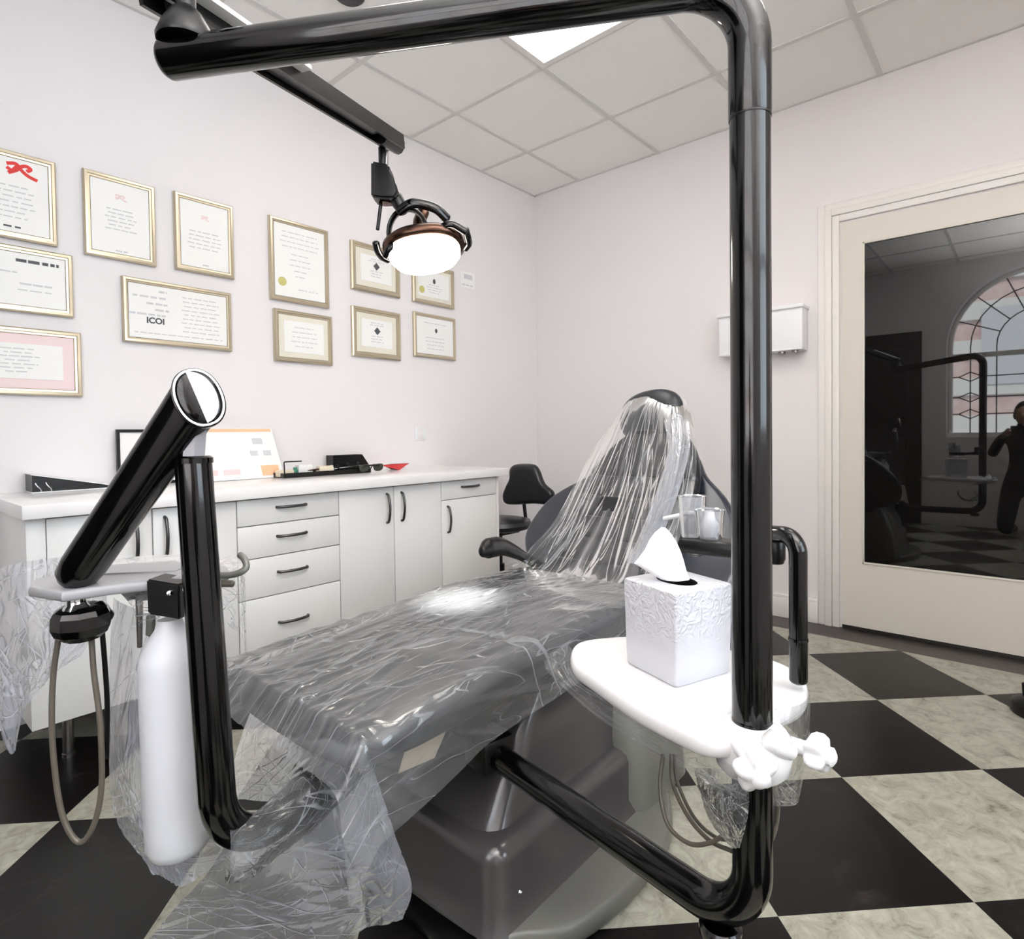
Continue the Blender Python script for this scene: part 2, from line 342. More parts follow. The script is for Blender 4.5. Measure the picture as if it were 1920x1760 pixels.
def sheet(name, rows, m, parent=None, nu=90, nv=90, amp=0.01, fu=6, fv=1.2, seed=0, fw=8, asp=1.0, wd_=((10, 1), (55, .8), (-40, .9), (100, .7))):
    """crumpled film: rows = list of rails, each a list of 3-D points; lofted to a fine grid and folded along its own normal"""
    rails = [spline(r, 8) for r in rows]
    def samp(r, t):
        x = t * (len(r) - 1); i = min(int(x), len(r) - 2); return r[i].lerp(r[i + 1], x - i)
    G = []
    for j in range(nv + 1):
        c = [samp(r, j / nv) for r in rails]
        c = spline(c, 8) if len(c) > 2 else c
        G.append([samp(c, i / nu) for i in range(nu + 1)])
    bm = bmesh.new(); uvl = bm.loops.layers.uv.new(); vs = []
    for j in range(nv + 1):
        row = []
        for i in range(nu + 1):
            a = G[j][min(i + 1, nu)] - G[j][max(i - 1, 0)]; b = G[min(j + 1, nv)][i] - G[max(j - 1, 0)][i]
            nn = a.cross(b); nn = nn.normalized() if nn.length > 1e-9 else V(0, 0, 1)
            u, v = i / nu, j / nv
            h = noise.noise(V(u * fu, v * fv, seed)) ; h2 = noise.noise(V(u * fu * 2.3 + 5, v * fv * 2.1, seed + 3)); h3 = noise.noise(V(u * fu * 5 + 9, v * fv * 5, seed + 8))
            rid = h * 1.1 + wrinkle(u * asp, v, seed, fw, wd_) * .35 + h2 * .12
            row.append(bm.verts.new(G[j][i] + nn * amp * .42 * rid))
        vs.append(row)
    for j in range(nv):
        for i in range(nu):
            f = bm.faces.new((vs[j][i], vs[j][i + 1], vs[j + 1][i + 1], vs[j + 1][i]))
            for l, (uu, vv) in zip(f.loops, ((i, j), (i + 1, j), (i + 1, j + 1), (i, j + 1))): l[uvl].uv = (uu / nu, vv / nv)
    me = bpy.data.meshes.new(name); bm.to_mesh(me); bm.free(); return link(name, me, m, parent, ang=180)
def text(name, s, loc, ex, ey, size, m, parent, depth=0.0004, bold=0):
    cu = bpy.data.curves.new(name, 'FONT'); cu.body = s; cu.size = size; cu.extrude = depth; cu.offset = bold; cu.align_x = 'CENTER'; cu.align_y = 'CENTER'
    tmp = bpy.data.objects.new('tmp', cu); col.objects.link(tmp); bpy.context.view_layer.update()
    me = bpy.data.meshes.new_from_object(tmp.evaluated_get(bpy.context.evaluated_depsgraph_get())); bpy.data.objects.remove(tmp)
    ez = ex.cross(ey); me.transform(Matrix(((ex.x, ey.x, ez.x, loc[0]), (ex.y, ey.y, ez.y, loc[1]), (ex.z, ey.z, ez.z, loc[2]), (0, 0, 0, 1))))
    return link(name, me, m, parent, False)

# ------------------------------------------------------------------ the room
XR, YR, HC = 4.3, -4.4, 2.825
bm = bmesh.new()
def quad(bm, pts, mi=0):
    f = bm.faces.new([bm.verts.new(p) for p in pts]); f.material_index = mi
quad(bm, [(0, YR, 0), (XR, YR, 0), (XR, -0.205, 0), (0, -0.205, 0)], 0)
quad(bm, [(0, -0.205, 0), (XR, -0.205, 0), (XR, 0, 0), (0, 0, 0)], 1)
tag(bm_obj('floor', bm, ['floor', 'border'], None, False), kind='structure')
def wallbox(name, lo, hi): tag(box(name, lo, hi, 'wall'), kind='structure')
wallbox('wall_left', (-0.12, YR - 0.12, 0), (0, 0.12, HC))
wallbox('wall_back', (0, 0, 0), (XR + 0.12, 0.12, HC))
bm = bmesh.new()
for lo, hi in (((XR, YR - .12, 0), (XR + .12, -3.3, HC)), ((XR, -1.9, 0), (XR + .12, 0, HC)), ((XR, -3.3, 0), (XR + .12, -1.9, 1.0)), ((XR, -3.3, 2.5), (XR + .12, -1.9, HC))): abox(bm, lo, hi)
tag(bm_obj('wall_right', bm, 'wall', None, False), kind='structure')
bm = bmesh.new()
for lo, hi in (((XR + .03, -3.3, 1.0), (XR + .08, -3.24, 2.5)), ((XR + .03, -1.96, 1.0), (XR + .08, -1.9, 2.5)), ((XR + .03, -3.24, 1.0), (XR + .08, -1.96, 1.06)), ((XR + .03, -3.24, 2.44), (XR + .08, -1.96, 2.5)), ((XR + .035, -3.24, 1.72), (XR + .075, -1.96, 1.77))): abox(bm, lo, hi)
added_win = tag(bm_obj('added_window', bm, 'trimw', None, False), kind='structure')  # added window on the unseen right wall, for more daylight in the room
box('pane', (XR + .052, -3.24, 1.06), (XR + .056, -1.96, 2.44), 'glass', added_win)
tag(box('ceiling', (-0.12, YR - 0.3, HC), (XR + 0.12, 0.12, HC + 0.1), 'ceil'), kind='structure')
# rear wall with the arched opening
WX, WR, WS, WZ = 2.92, 0.78, 0.95, 1.92   # centre, half width, sill, springing
bm = bmesh.new(); y0, y1 = YR, YR - 0.22
arch = [(WX - WR * math.cos(PI * k / 32), WZ + WR * math.sin(PI * k / 32)) for k in range(33)]
for y in (y0, y1):
    quad(bm, [(0, y, 0), (WX - WR, y, 0), (WX - WR, y, HC), (0, y, HC)])
    quad(bm, [(WX + WR, y, 0), (XR, y, 0), (XR, y, HC), (WX + WR, y, HC)])
    quad(bm, [(WX - WR, y, 0), (WX + WR, y, 0), (WX + WR, y, WS), (WX - WR, y, WS)])
    for a, b in zip(arch, arch[1:]): quad(bm, [(a[0], y, a[1]), (b[0], y, b[1]), (b[0], y, HC), (a[0], y, HC)])
op = [(WX - WR, WS)] + arch + [(WX + WR, WS)]
for a, b in zip(op, op[1:] + op[:1]): quad(bm, [(a[0], y0, a[1]), (b[0], y0, b[1]), (b[0], y1, b[1]), (a[0], y1, a[1])])
quad(bm, [(0, y0, HC), (XR, y0, HC), (XR, y1, HC), (0, y1, HC)]); quad(bm, [(0, y0, 0), (XR, y0, 0), (XR, y1, 0), (0, y1, 0)])
tag(bm_obj('wall_rear', bm, 'wall', None, False), kind='structure')
yw = YR - 0.13
bm = bmesh.new()
sweep(bm, [V(a, yw, b) for a, b in [(WX - WR + .02, WS + .02)] + [(WX + (x - WX) * .975, WZ + (z - WZ) * .975) for x, z in arch] + [(WX + WR - .02, WS + .02)]], 0.03, 8, cap='flat')
abox(bm, (WX - WR, yw - .03, WS), (WX + WR, yw + .03, WS + .05)); abox(bm, (WX - WR, yw - .025, 1.80), (WX + WR, yw + .025, 1.85))
win = tag(bm_obj('window_1', bm, 'trimw'), kind='structure')
bm = bmesh.new(); f = bm.faces.new([bm.verts.new((a, yw, b)) for a, b in op]); bm_obj('pane', bm, 'glass', win, False)
bm = bmesh.new()   # leaded cames
def came(pts): sweep(bm, [V(a, yw + 0.006, b) for a, b in pts], 0.006, 6, cap='flat')
for rr in (0.36, 0.58): came([(WX - rr * math.cos(PI * k / 16), WZ + rr * math.sin(PI * k / 16)) for k in range(17)])
for k in range(1, 8): a = PI * k / 8; came([(WX - .36 * math.cos(a), WZ + .36 * math.sin(a)), (WX - .75 * math.cos(a), WZ + .75 * math.sin(a))])
for x in (-.58, -.36, -.12, .12, .36, .58): came([(WX + x, WS), (WX + x, WZ)])
for z in (1.2, 1.38, 1.6):
    came([(WX - WR, z), (WX - .68, z), (WX - .58, z + .05), (WX - .48, z), (WX - .36, z), (WX + .36, z), (WX + .48, z), (WX + .58, z + .05), (WX + .68, z), (WX + WR, z)])
    came([(WX - .68, z), (WX - .58, z - .05), (WX - .48, z)]); came([(WX + .68, z), (WX + .58, z - .05), (WX + .48, z)])
bm_obj('leaded_cames', bm, 'dark', win)
# dark door in the rear wall
d2 = tag(box('door_2', (0.92, YR, 0), (1.92, YR + 0.05, 2.12), 'dark', None, 0.004), kind='structure')
for z0, z1 in ((0.2, 0.95), (1.1, 1.95)):
    box('door_panel', (1.06, YR + 0.045, z0), (1.78, YR + 0.06, z1), 'dark', d2, 0.006)
# buildings across the street, seen through the window and in the door glass
bm = bmesh.new(); abox(bm, (-6, -12.5, -3), (12, -11.5, 9), 0, 0)
for k in range(16): abox(bm, (-6.05, -11.5, -2.8 + k * 0.75), (12.05, -11.42, -2.45 + k * 0.75), 0, 1)
fac = empty('brick_building', (3, -12, -3), 'brick building with pale stone bands across the street', 'building')
bm_obj('facade', bm, ['brick', 'stone'], fac, False)
for i in range(7):
    for j in range(3):
        x = -4.5 + i * 2.2; z = -0.9 + j * 2.8
        box('window', (x, -11.45, z), (x + 0.95, -11.38, z + 1.5), 'ink', fac)
# ceiling grid
bm = bmesh.new()
gx = [0.414 + 0.61 * k for k in range(7)]; gy = [-0.577 - 0.61 * k for k in range(7)]
for x in gx: abox(bm, (x - .012, YR, HC - .006), (x + .012, 0, HC + .01)); 
for y in gy: abox(bm, (0, y - .012, HC - .0055), (XR, y + .012, HC + .01))
abox(bm, (0, YR, HC - .004), (.018, 0, HC)); abox(bm, (0, -.018, HC - .004), (XR, 0, HC))
tag(bm_obj('trim_2', bm, 'tbar', None, False), kind='structure')
def ceiling_light(x0, y1, lab, n=2):
    y0 = y1 - 0.61 * n; e = empty('ceiling_light', ((x0 + .305), (y0 + y1) / 2, HC - .01), lab, 'ceiling light', 'recessed ceiling lights')
    bm = bmesh.new()
    for lo, hi in (((x0, y0), (x0 + .61, y0 + .03)), ((x0, y1 - .03), (x0 + .61, y1)), ((x0, y0 + .03), (x0 + .03, y1 - .03)), ((x0 + .58, y0 + .03), (x0 + .61, y1 - .03))):
        abox(bm, (lo[0], lo[1], HC - .008), (hi[0], hi[1], HC + .003))
    bm_obj('frame', bm, 'trimw', e, False)
    box('diffuser', (x0 + .028, y0 + .028, HC - .006), (x0 + .582, y1 - .028, HC - .001), 'panel', e)
ceiling_light(gx[1], gy[1], 'glowing recessed ceiling panel near the middle of the tiled ceiling')
ceiling_light(gx[3], gy[1], 'added unseen ceiling panel above the door side of the room', 1)  # second panel added out of view to brighten the room
# door and its casing, baseboard
DX0, DX1, DT = 2.072, 3.35, 2.127
def casing(bm, lo, hi): abox(bm, lo, hi, 0.004)
bm = bmesh.new()
for k, (a, t) in enumerate(((0.0, .016), (.035, .022), (.07, .012))):
    a0, a1 = a, a + .034
    abox(bm, (DX0 - .012 - a1, -t, 0), (DX0 - .012 - a0, 0, DT + .012 + a1), .003)
    abox(bm, (DX1 + .012 + a0, -t, 0), (DX1 + .012 + a1, 0, DT + .012 + a1), .003)
    abox(bm, (DX0 - .012 - a0, -t, DT + .012 + a0), (DX1 + .012 + a0, 0, DT + .012 + a1), .003)
tag(bm_obj('trim_1', bm, 'trimw'), kind='structure')
bm = bmesh.new()   # door leaf round the big pane
GX0, GZ0, GZ1 = 2.176, 0.364, 2.0; GX1 = DX1 - (GX0 - DX0)
for lo, hi in (((DX0, 0.02), (GX0, DT)), ((GX1, 0.02), (DX1, DT)), ((GX0, 0.02), (GX1, GZ0)), ((GX0, GZ1), (GX1, DT))):
    abox(bm, (lo[0], -.008, lo[1]), (hi[0], -.0005, hi[1]))
door = tag(bm_obj('door_1', bm, 'doorp', None, False), kind='structure')
box('pane', (GX0, -.003, GZ0), (GX1, -.0005, GZ1), 'dglass', door)
bm = bmesh.new()
for lo, hi in (((GX0 - .01, GZ0 - .01), (GX0, GZ1 + .01)), ((GX0 - .01, GZ0 - .01), (GX1, GZ0)), ((GX0 - .01, GZ1), (GX1, GZ1 + .01))):
    abox(bm, (lo[0], -.012, lo[1]), (hi[0], -.006, hi[1]), .002)
bm_obj('glazing_bead', bm, 'doorp', door)
box('threshold_gap', (DX0, -.006, .001), (DX1, -.0005, .02), 'dark', door)
def baseb(name, lo, hi, ax):
    bm = bmesh.new(); abox(bm, lo, hi, .002)
    if ax == 'y': abox(bm, (lo[0], lo[1] + .003, hi[2] - .001), (hi[0], hi[1], hi[2] + .018), .003)
    else: abox(bm, (lo[0], lo[1], hi[2] - .001), (hi[0] - .003, hi[1], hi[2] + .018), .003)
    tag(bm_obj(name, bm, 'trimw'), kind='structure')
baseb('baseboard_back', (0.001, -.016, 0), (DX0 - .117, -.0005, .11), 'y')
baseb('baseboard_left', (0.0005, -1.04, 0), (.016, -.017, .11), 'x')

# ------------------------------------------------------------------ framed certificates on the left wall
EX, EY, EZ = V(0, 1, 0), V(0, 0, 1), V(1, 0, 0)
G = 'framed certificates on the left wall'
def words(bm, y0, y1, z, h, gap=0.008, seed=0, x=0.0152):
    rnd = random.Random(seed); y = y0
    while y < y1 - 0.004:
        L_ = min(rnd.uniform(.012, .035), y1 - y); abox(bm, (x - .0006, y, z - h / 2), (x + .0003, y + L_, z + h / 2)); y += L_ + gap * rnd.uniform(.5, 1.2)
def certificate(y0, z0, y1, z1, fw, lab, mount=0.0, lines=(), border=None, seal=None, logo=None, logo_m='inkp'):
    """y0..y1, z0..z1 outer size; lines = (centre u, v, width u, height in m, material)"""
    e = empty('framed_certificate', (0, (y0 + y1) / 2, z0), lab, 'framed certificate', G)
    bm = bmesh.new(); prof = [(0, .0005), (0, .016), (.2, .021), (.55, .022), (.62, .017), (.9, .016), (1, .011), (1, .003)]
    rings = []
    for t, h in prof:
        d = t * fw; rings.append([bm.verts.new((h, a, b)) for a, b in ((y0 + d, z0 + d), (y1 - d, z0 + d), (y1 - d, z1 - d), (y0 + d, z1 - d))])
    for a, b in zip(rings, rings[1:]):
        for k in range(4): bm.faces.new((a[k], a[(k + 1) % 4], b[(k + 1) % 4], b[k]))
    bm_obj('frame', bm, 'gold', e, ang=25)
    iy0, iy1, iz0, iz1 = y0 + fw, y1 - fw, z0 + fw, z1 - fw
    if mount:
        box('mount', (.003, iy0, iz0), (.0125, iy1, iz1), 'mat_w', e); iy0 += mount; iy1 -= mount; iz0 += mount; iz1 -= mount
    elif border:
        box('printed_border', (.003, iy0, iz0), (.0125, iy1, iz1), border, e); q = .035; iy0 += q; iy1 -= q; iz0 += q; iz1 -= q
    box('paper', (.004, iy0, iz0), (.0145, iy1, iz1), 'paper', e)
    W_, H_ = iy1 - iy0, iz1 - iz0; by = {}
    for k, (u, v, wu, h, mm) in enumerate(lines):
        b_ = by.setdefault(mm, bmesh.new()); cy_, cz = iy0 + u * W_, iz0 + v * H_
        words(b_, cy_ - wu * W_ / 2, cy_ + wu * W_ / 2, cz, h, seed=hash((round(y0 * 100), k)) % 999)
    for mm, b_ in by.items(): bm_obj('printed_text', b_, mm, e, False)
    if seal: lathe('seal', [(.0, 0), (.022, 0), (.022, .0012), (0, .0012)], (.0146, iy0 + seal[0] * W_, iz0 + seal[1] * H_), (1, 0, 0), 'seal', e, 20)
    if logo:
        b_ = bmesh.new(); kind, u, v, s = logo; c = (iy0 + u * W_, iz0 + v * H_)
        if kind == 'ribbon':      # two crossed swooping brush strokes
            for pts in ([(-1, .35), (-.3, .5), (.1, 0), (.6, -.4), (1.3, -.65)], [(-.9, -.5), (-.3, -.1), (.1, .35), (.5, .5), (.8, .3), (.5, 0)], [(-1, .0), (-.6, -.2), (-.2, .3)]):
                sweep(b_, spline([V(.0152, c[0] + a * s, c[1] + b2 * s) for a, b2 in pts], 5), [s * .16] * ((len(pts) - 1) * 5 + 1), 8, flat=1, cap='flat')
            for v_ in b_.verts: v_.co.x = .0148 + (v_.co.x - .0152) * .02
        else:                     # a small diamond or a small oval mark
            n_ = 4 if kind == 'diamond' else 14
            f0 = [b_.verts.new((.0156, c[0] + s * math.cos(2 * PI * k / n_) * (1 if n_ == 4 else .7), c[1] + s * math.sin(2 * PI * k / n_))) for k in range(n_)]; b_.faces.new(f0)
        bm_obj('emblem', b_, logo_m, e, False)
    return e
def body(n, v0, v1, w0=.4, w1=.75, h=.004, m='ink', u=.5, sd=1):
    r_ = random.Random(sd); return [(u, v0 + (v1 - v0) * k / max(1, n - 1), r_.uniform(w0, w1), h, m) for k in range(n)]
Z = -0.115
certificate(-3.16, 1.90 + Z, -2.90, 2.215 + Z, .024, 'framed certificate with a red ribbon emblem, cut by the picture edge in the top row', lines=body(7, .62, .2, sd=3) + [(.5, .07, .25, .006, 'inkd')], logo=('ribbon', .62, .86, .038), logo_m='inkr')
certificate(-2.815, 1.893 + Z, -2.564, 2.225 + Z, .024, 'portrait certificate with a faint pink emblem, next to the red ribbon one', lines=body(6, .62, .34, sd=4) + [(.5, .04, .2, .005, 'ink')], logo=('ribbon', .5, .8, .018))
certificate(-2.49, 1.90 + Z, -2.24, 2.235 + Z, .024, 'third certificate from the picture edge in the top row, nearly blank with faint emblem', lines=body(5, .55, .3, sd=5) + [(.5, .05, .12, .005, 'ink')], logo=('ribbon', .5, .78, .015))
certificate(-3.22, 1.637 + Z, -2.856, 1.875 + Z, .024, 'landscape certificate with a dark title line at its upper corner, middle row at picture edge', lines=[(.74, .86, .4, .011, 'inkd'), (.3, .62, .5, .005, 'ink'), (.72, .42, .3, .006, 'ink'), (.72, .3, .34, .004, 'ink')], seal=(.26, .2))
certificate(-3.22, 1.333 + Z, -2.836, 1.58 + Z, .024, 'pink bordered certificate, the lowest of all on the wall', border='pink', lines=body(7, .85, .2, .25, .6, sd=7))
e = certificate(-2.693, 1.565 + Z, -2.258, 1.832 + Z, .022, 'wide landscape certificate with bold black letters below the two portrait ones',
    lines=[(.33, .9, .08, .008, 'ink'), (.2, .78, .32, .008, 'ink'), (.27, .66, .2, .008, 'ink'), (.32, .55, .14, .008, 'ink'), (.18, .45, .34, .008, 'ink')] + body(9, .86, .2, .36, .42, .004, 'ink', .72, 9) + [(.5, .1, .9, .004, 'ink')])
text('bold_letters', 'ICOI', (.0152, -2.573, 1.662 + Z), EX, EY, .034, 'inkd', e, bold=.0012)
certificate(-2.068, 1.84 + Z, -1.748, 2.245 + Z, .024, 'tall certificate with a round gold seal near its lower corner', lines=body(4, .9, .7, .6, .8, sd=11) + body(5, .6, .3, .2, .5, sd=12) + [(.65, .12, .4, .004, 'ink')], seal=(.14, .2))
certificate(-2.053, 1.54 + Z, -1.735, 1.797 + Z, .024, 'certificate in a double mount hanging right below the gold seal one', mount=.026, lines=body(5, .8, .2, .4, .7, sd=13))
certificate(-1.609, 1.97 + Z, -1.28, 2.236 + Z, .03, 'diamond emblem certificate half hidden behind the dental lamp', mount=.03, lines=body(2, .88, .8, .3, .6, sd=14) + body(3, .42, .22, .3, .4, sd=15), logo=('diamond', .5, .62, .022), logo_m='inkd')
certificate(-1.611, 1.604 + Z, -1.283, 1.879 + Z, .03, 'diamond emblem certificate hanging lower, beneath its twin', mount=.03, lines=body(2, .88, .8, .3, .6, sd=16) + body(3, .4, .2, .3, .4, sd=17), logo=('diamond', .5, .6, .022), logo_m='inkd')
certificate(-1.184, 1.97 + Z, -.848, 2.212 + Z, .024, 'certificate mostly hidden below the lit lamp head, nearest the room corner in its row', mount=.02, lines=body(4, .5, .2, .3, .6, sd=18), logo=('oval', .5, .66, .016), logo_m='inkd', seal=(.1, .25))
certificate(-1.182, 1.642 + Z, -.842, 1.91 + Z, .022, 'small certificate in a bronze frame with a tiny oval emblem, lowest near the room corner', lines=body(4, .45, .15, .3, .6, sd=19) + [(.5, .85, .6, .004, 'ink')], logo=('oval', .52, .66, .014), logo_m='inkd')
sg = empty('wall_notice', (0, -.71, 2.01), 'small frameless paper notice on the wall near the room corner', 'notice')
box('paper', (.0005, -.78, 2.015), (.002, -.648, 2.122), 'paper', sg)
bm = bmesh.new(); abox(bm, (.0018, -.745, 2.075), (.0026, -.67, 2.105)); words(bm, -.765, -.665, 2.035, .008, seed=5, x=.0022); bm_obj('printed_text', bm, 'ink', sg, False)
ot = empty('wall_outlet', (0, -1.14, 1.02), 'white wall outlet above the worktop', 'outlet')
box('cover_plate', (.0005, -1.18, 1.02), (.006, -1.10, 1.10), 'white', ot, .002)
bm = bmesh.new(); 
for z in (1.042, 1.078): abox(bm, (.0055, -1.158, z - .012), (.0075, -1.122, z + .012), .002)
bm_obj('socket_face', bm, 'trimw', ot)

# ------------------------------------------------------------------ cabinets
XF = 0.55; ZB, ZT = 0.175, 0.812
def hv(path, parent):
    tube('handle', spline(path, 5), .0058, 'handlem', parent, 10)
def bow(c, ax, parent, L_=.125):
    c = Vector(c); a = Vector(ax)
    hv([c - a * L_ / 2, c - a * L_ * .42 + V(.016, 0, 0), c + V(.026, 0, 0), c + a * L_ * .42 + V(.016, 0, 0), c + a * L_ / 2], parent)
CG = 'fitted base cabinets under the worktop'
def cabinet(y0, y1, lab, drawers=(), doors=(), legs=True):
    e = empty('base_cabinet', (.3, (y0 + y1) / 2, 0), lab, 'cabinet', CG)
    box('body', (.012, y0 + .001, ZB), (XF - .022, y1 - .001, ZT + .004), 'lam', e)
    for z0, z1 in drawers:
        d = box('drawer', (XF - .02, y0 + .002, z0 + .002), (XF, y1 - .002, z1 - .002), 'lam', e, .0015)
        bow((XF, (y0 + y1) / 2, (z0 + z1) / 2 + .012), (0, 1, 0), d)
    for a, b, z0, z1, hy in doors:
        d = box('door', (XF - .02, a + .002, z0 + .002), (XF, b - .002, z1 - .002), 'lam', e, .0015)
        bow((XF, hy, z1 - .10), (0, 0, 1), d, .135)
    for x in (.10, XF - .15):
        for y in (y0 + .07, y1 - .07):
            lathe('leg', [(.019, .0), (.019, .012), (.016, .014), (.016, ZB), (.001, ZB)], (x, y, 0), (0, 0, 1), 'steel', e, 20)
    return e
cabinet(-3.062, -2.489, 'base cabinet with two doors behind the slanted black arm', doors=((-3.062, -2.773, ZB, ZT, -2.825), (-2.773, -2.489, ZB, ZT, -2.735)))
cabinet(-2.489, -2.052, 'base cabinet of four stacked drawers', drawers=((.709, ZT), (.580, .709), (.424, .580), (ZB, .424)))
cabinet(-2.052, -1.462, 'base cabinet with a pair of doors, right of the drawer stack', doors=((-2.052, -1.759, ZB, ZT, -1.80), (-1.759, -1.462, ZB, ZT, -1.715)))
cabinet(-1.462, -1.052, 'narrow base cabinet with one drawer above one door, nearest the room corner', drawers=((.715, ZT),), doors=((-1.462, -1.052, ZB, .715, -1.42),))
ep = tag(box('end_panel', (.012, -3.11, ZB), (XF + .002, -3.063, ZT + .004), 'lam', None, .001), 'white end panel closing the cabinet run', 'end panel')
ep2 = tag(box('end_panel', (.012, -1.051, ZB), (XF + .002, -1.033, ZT + .004), 'lam', None, .001), 'white end panel of the cabinet run beside the dental stool', 'end panel')
bm = bmesh.new(); abox(bm, (.002, -3.125, .818), (.60, -1.0, .86), .003)
tag(bm_obj('worktop', bm, 'lamtop'), 'long white worktop on the base cabinets', 'worktop')
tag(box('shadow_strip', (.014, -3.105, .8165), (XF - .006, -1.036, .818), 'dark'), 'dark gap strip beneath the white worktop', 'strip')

# things on the worktop (top surface z = .86)
ZW = .8605
# open black folder at the near end
fo = empty('ring_binder', (.07, -2.9, ZW), 'open black ring binder with white covers on the end of the worktop', 'binder')
a0, a1 = -3.02, -2.76
bm = bmesh.new(); abox(bm, (.006, a0, ZW), (.125, a1, ZW + .004), .001); bm_obj('back_cover', bm, 'white', fo)
bm = bmesh.new(); quadv = [(.006, a0, ZW + .068), (.125, a0, ZW + .066), (.125, a1, ZW + .008), (.006, a1, ZW + .012)]
v1_ = [bm.verts.new(p) for p in quadv]; v2_ = [bm.verts.new(V(*p) + V(0, 0, .003)) for p in quadv]
bm.faces.new(v1_); bm.faces.new(v2_[::-1])
for k in range(4): bm.faces.new((v1_[k], v1_[(k + 1) % 4], v2_[(k + 1) % 4], v2_[k]))
bm_obj('front_cover', bm, 'white', fo, False)
bm = bmesh.new(); pr = [(.010, a0 + .003, ZW + .0045), (.120, a0 + .003, ZW + .0045), (.120, a0 + .003, ZW + .064), (.010, a0 + .003, ZW + .066), (.010, a1 - .02, ZW + .0045), (.120, a1 - .02, ZW + .0045), (.120, a1 - .02, ZW + .009), (.010, a1 - .02, ZW + .012)]
vv = [bm.verts.new(p) for p in pr]
for f in ((0, 1, 2, 3), (4, 7, 6, 5), (0, 4, 5, 1), (1, 5, 6, 2), (2, 6, 7, 3), (3, 7, 4, 0)): bm.faces.new([vv[i] for i in f])
bm_obj('black_pages', bm, 'blackp', fo, False)
for y in (a0 + .02, a0 + .05):
    tube('ring', [V(.121 + .004 * math.sin(PI * t / 8), y + .008 * math.cos(PI * t / 8 ), ZW + .006 + .03 * t / 8) for t in range(9)], .0025, 'chrome', fo, 8)
# black framed picture leaning on the wall
pf = empty('picture_frame', (.03, -2.55, ZW), 'thin black framed picture leaning on the wall behind the slanted arm', 'picture frame')
c0 = on(217, 805, 0, .03); y0_, zt_ = c0.y, c0.z; y1_ = on(300, 812, 0, .03).y + .1
bm = bmesh.new()
for lo, hi in (((y0_, ZW), (y0_ + .012, zt_)), ((y1_ - .012, ZW), (y1_, zt_)), ((y0_ + .012, zt_ - .012), (y1_ - .012, zt_)), ((y0_ + .012, ZW), (y1_ - .012, ZW + .012))):
    abox(bm, (.022, lo[0], lo[1]), (.036, hi[0], hi[1]))
bm_obj('frame', bm, 'blackp', pf, False); box('print', (.024, y0_ + .012, ZW + .012), (.030, y1_ - .012, zt_ - .012), 'paper', pf)
# tent calendar with an orange top band
cl = empty('desk_calendar', (.08, -2.2, ZW), 'white card display with an orange top edge standing on the worktop', 'desk calendar')
A_ = on(386, 803, 0, .075); B_ = on(508, 803, 0, .075); C_ = on(522, 893, 0, .24)
ya, yb, zt = A_.y - .03, B_.y, A_.z
bm = bmesh.new(); T0, T1 = V(.075, ya, zt), V(.075, yb, zt); F0, F1 = V(.13, ya - .01, ZW + .001), V(.13, yb + .035, ZW + .001); K0, K1 = V(.02, ya, ZW + .001), V(.02, yb, ZW + .001)
ws = [bm.verts.new(p) for p in (T0, T1, F0, F1, K0, K1)]
bm.faces.new((ws[2], ws[3], ws[1], ws[0])); bm.faces.new((ws[0], ws[1], ws[5], ws[4])); bm.faces.new((ws[0], ws[4], ws[2])); bm.faces.new((ws[1], ws[3], ws[5])); bm.faces.new((ws[2], ws[4], ws[5], ws[3]))
bm_obj('card_stand', bm, 'paper', cl, False)
exc = (F1 - F0).normalized(); eyc = (T0.lerp(T1, .5) - F0.lerp(F1, .5)).normalized(); enc = exc.cross(eyc)
def onface(u, v): return F0.lerp(F1, u).lerp(T0.lerp(T1, u), v)
def patch(name, u0, u1, v0, v1, m, par):
    bm = bmesh.new(); p = [onface(u0, v0), onface(u1, v0), onface(u1, v1), onface(u0, v1)]
    a = [bm.verts.new(q + enc * .0004) for q in p]; b = [bm.verts.new(q + enc * .0012) for q in p]; bm.faces.new(a); bm.faces.new(b)
    for k in range(4): bm.faces.new((a[k], a[(k + 1) % 4], b[(k + 1) % 4], b[k]))
    return bm_obj(name, bm, m, par, False)
patch('orange_band', .02, .98, .93, .99, 'orange', cl); patch('printed_text', .1, .18, .1, .2, 'inkp', cl); patch('printed_text', .25, .45, .1, .2, 'inkp', cl)
patch('small_picture', .68, .82, .68, .8, 'ink', cl); patch('small_picture', .62, .72, .45, .55, 'ink', cl); patch('small_picture', .8, .9, .45, .55, 'ink', cl); patch('orange_patch', .72, .95, .05, .25, 'orange', cl)
# grey pen at the binder
tag(tube('pen', [on(188, 906, 2, ZW + .006), on(205, 909, 2, ZW + .006)], .006, 'steel'), 'short grey pen end lying beside the binder', 'pen')
# black tray of small things
ty0, ty1, tx0, tx1 = -2.13, -1.655, .105, .225
tr = empty('instrument_tray', ((tx0 + tx1) / 2, (ty0 + ty1) / 2, ZW), 'shallow black tray of small items on the worktop', 'tray')
bm = bmesh.new(); abox(bm, (tx0, ty0, ZW), (tx1, ty1, ZW + .004))
for lo, hi in (((tx0, ty0), (tx1, ty0 + .006)), ((tx0, ty1 - .006), (tx1, ty1)), ((tx0, ty0 + .006), (tx0 + .006, ty1 - .006)), ((tx1 - .006, ty0 + .006), (tx1, ty1 - .006))):
    abox(bm, (lo[0], lo[1], ZW + .004), (hi[0], hi[1], ZW + .022))
bm_obj('tray_body', bm, 'blackp', tr, False)
tube('wire_handle', fillet([V(tx1 - .003, ty0 + .006, ZW + .015), V(tx1 - .003, ty0 + .004, ZW + .075), V(tx1 - .003, ty0 + .09, ZW + .075)], .004), .003, 'blackp', tr, 8)
rnd = random.Random(4); TW = ty1 - ty0
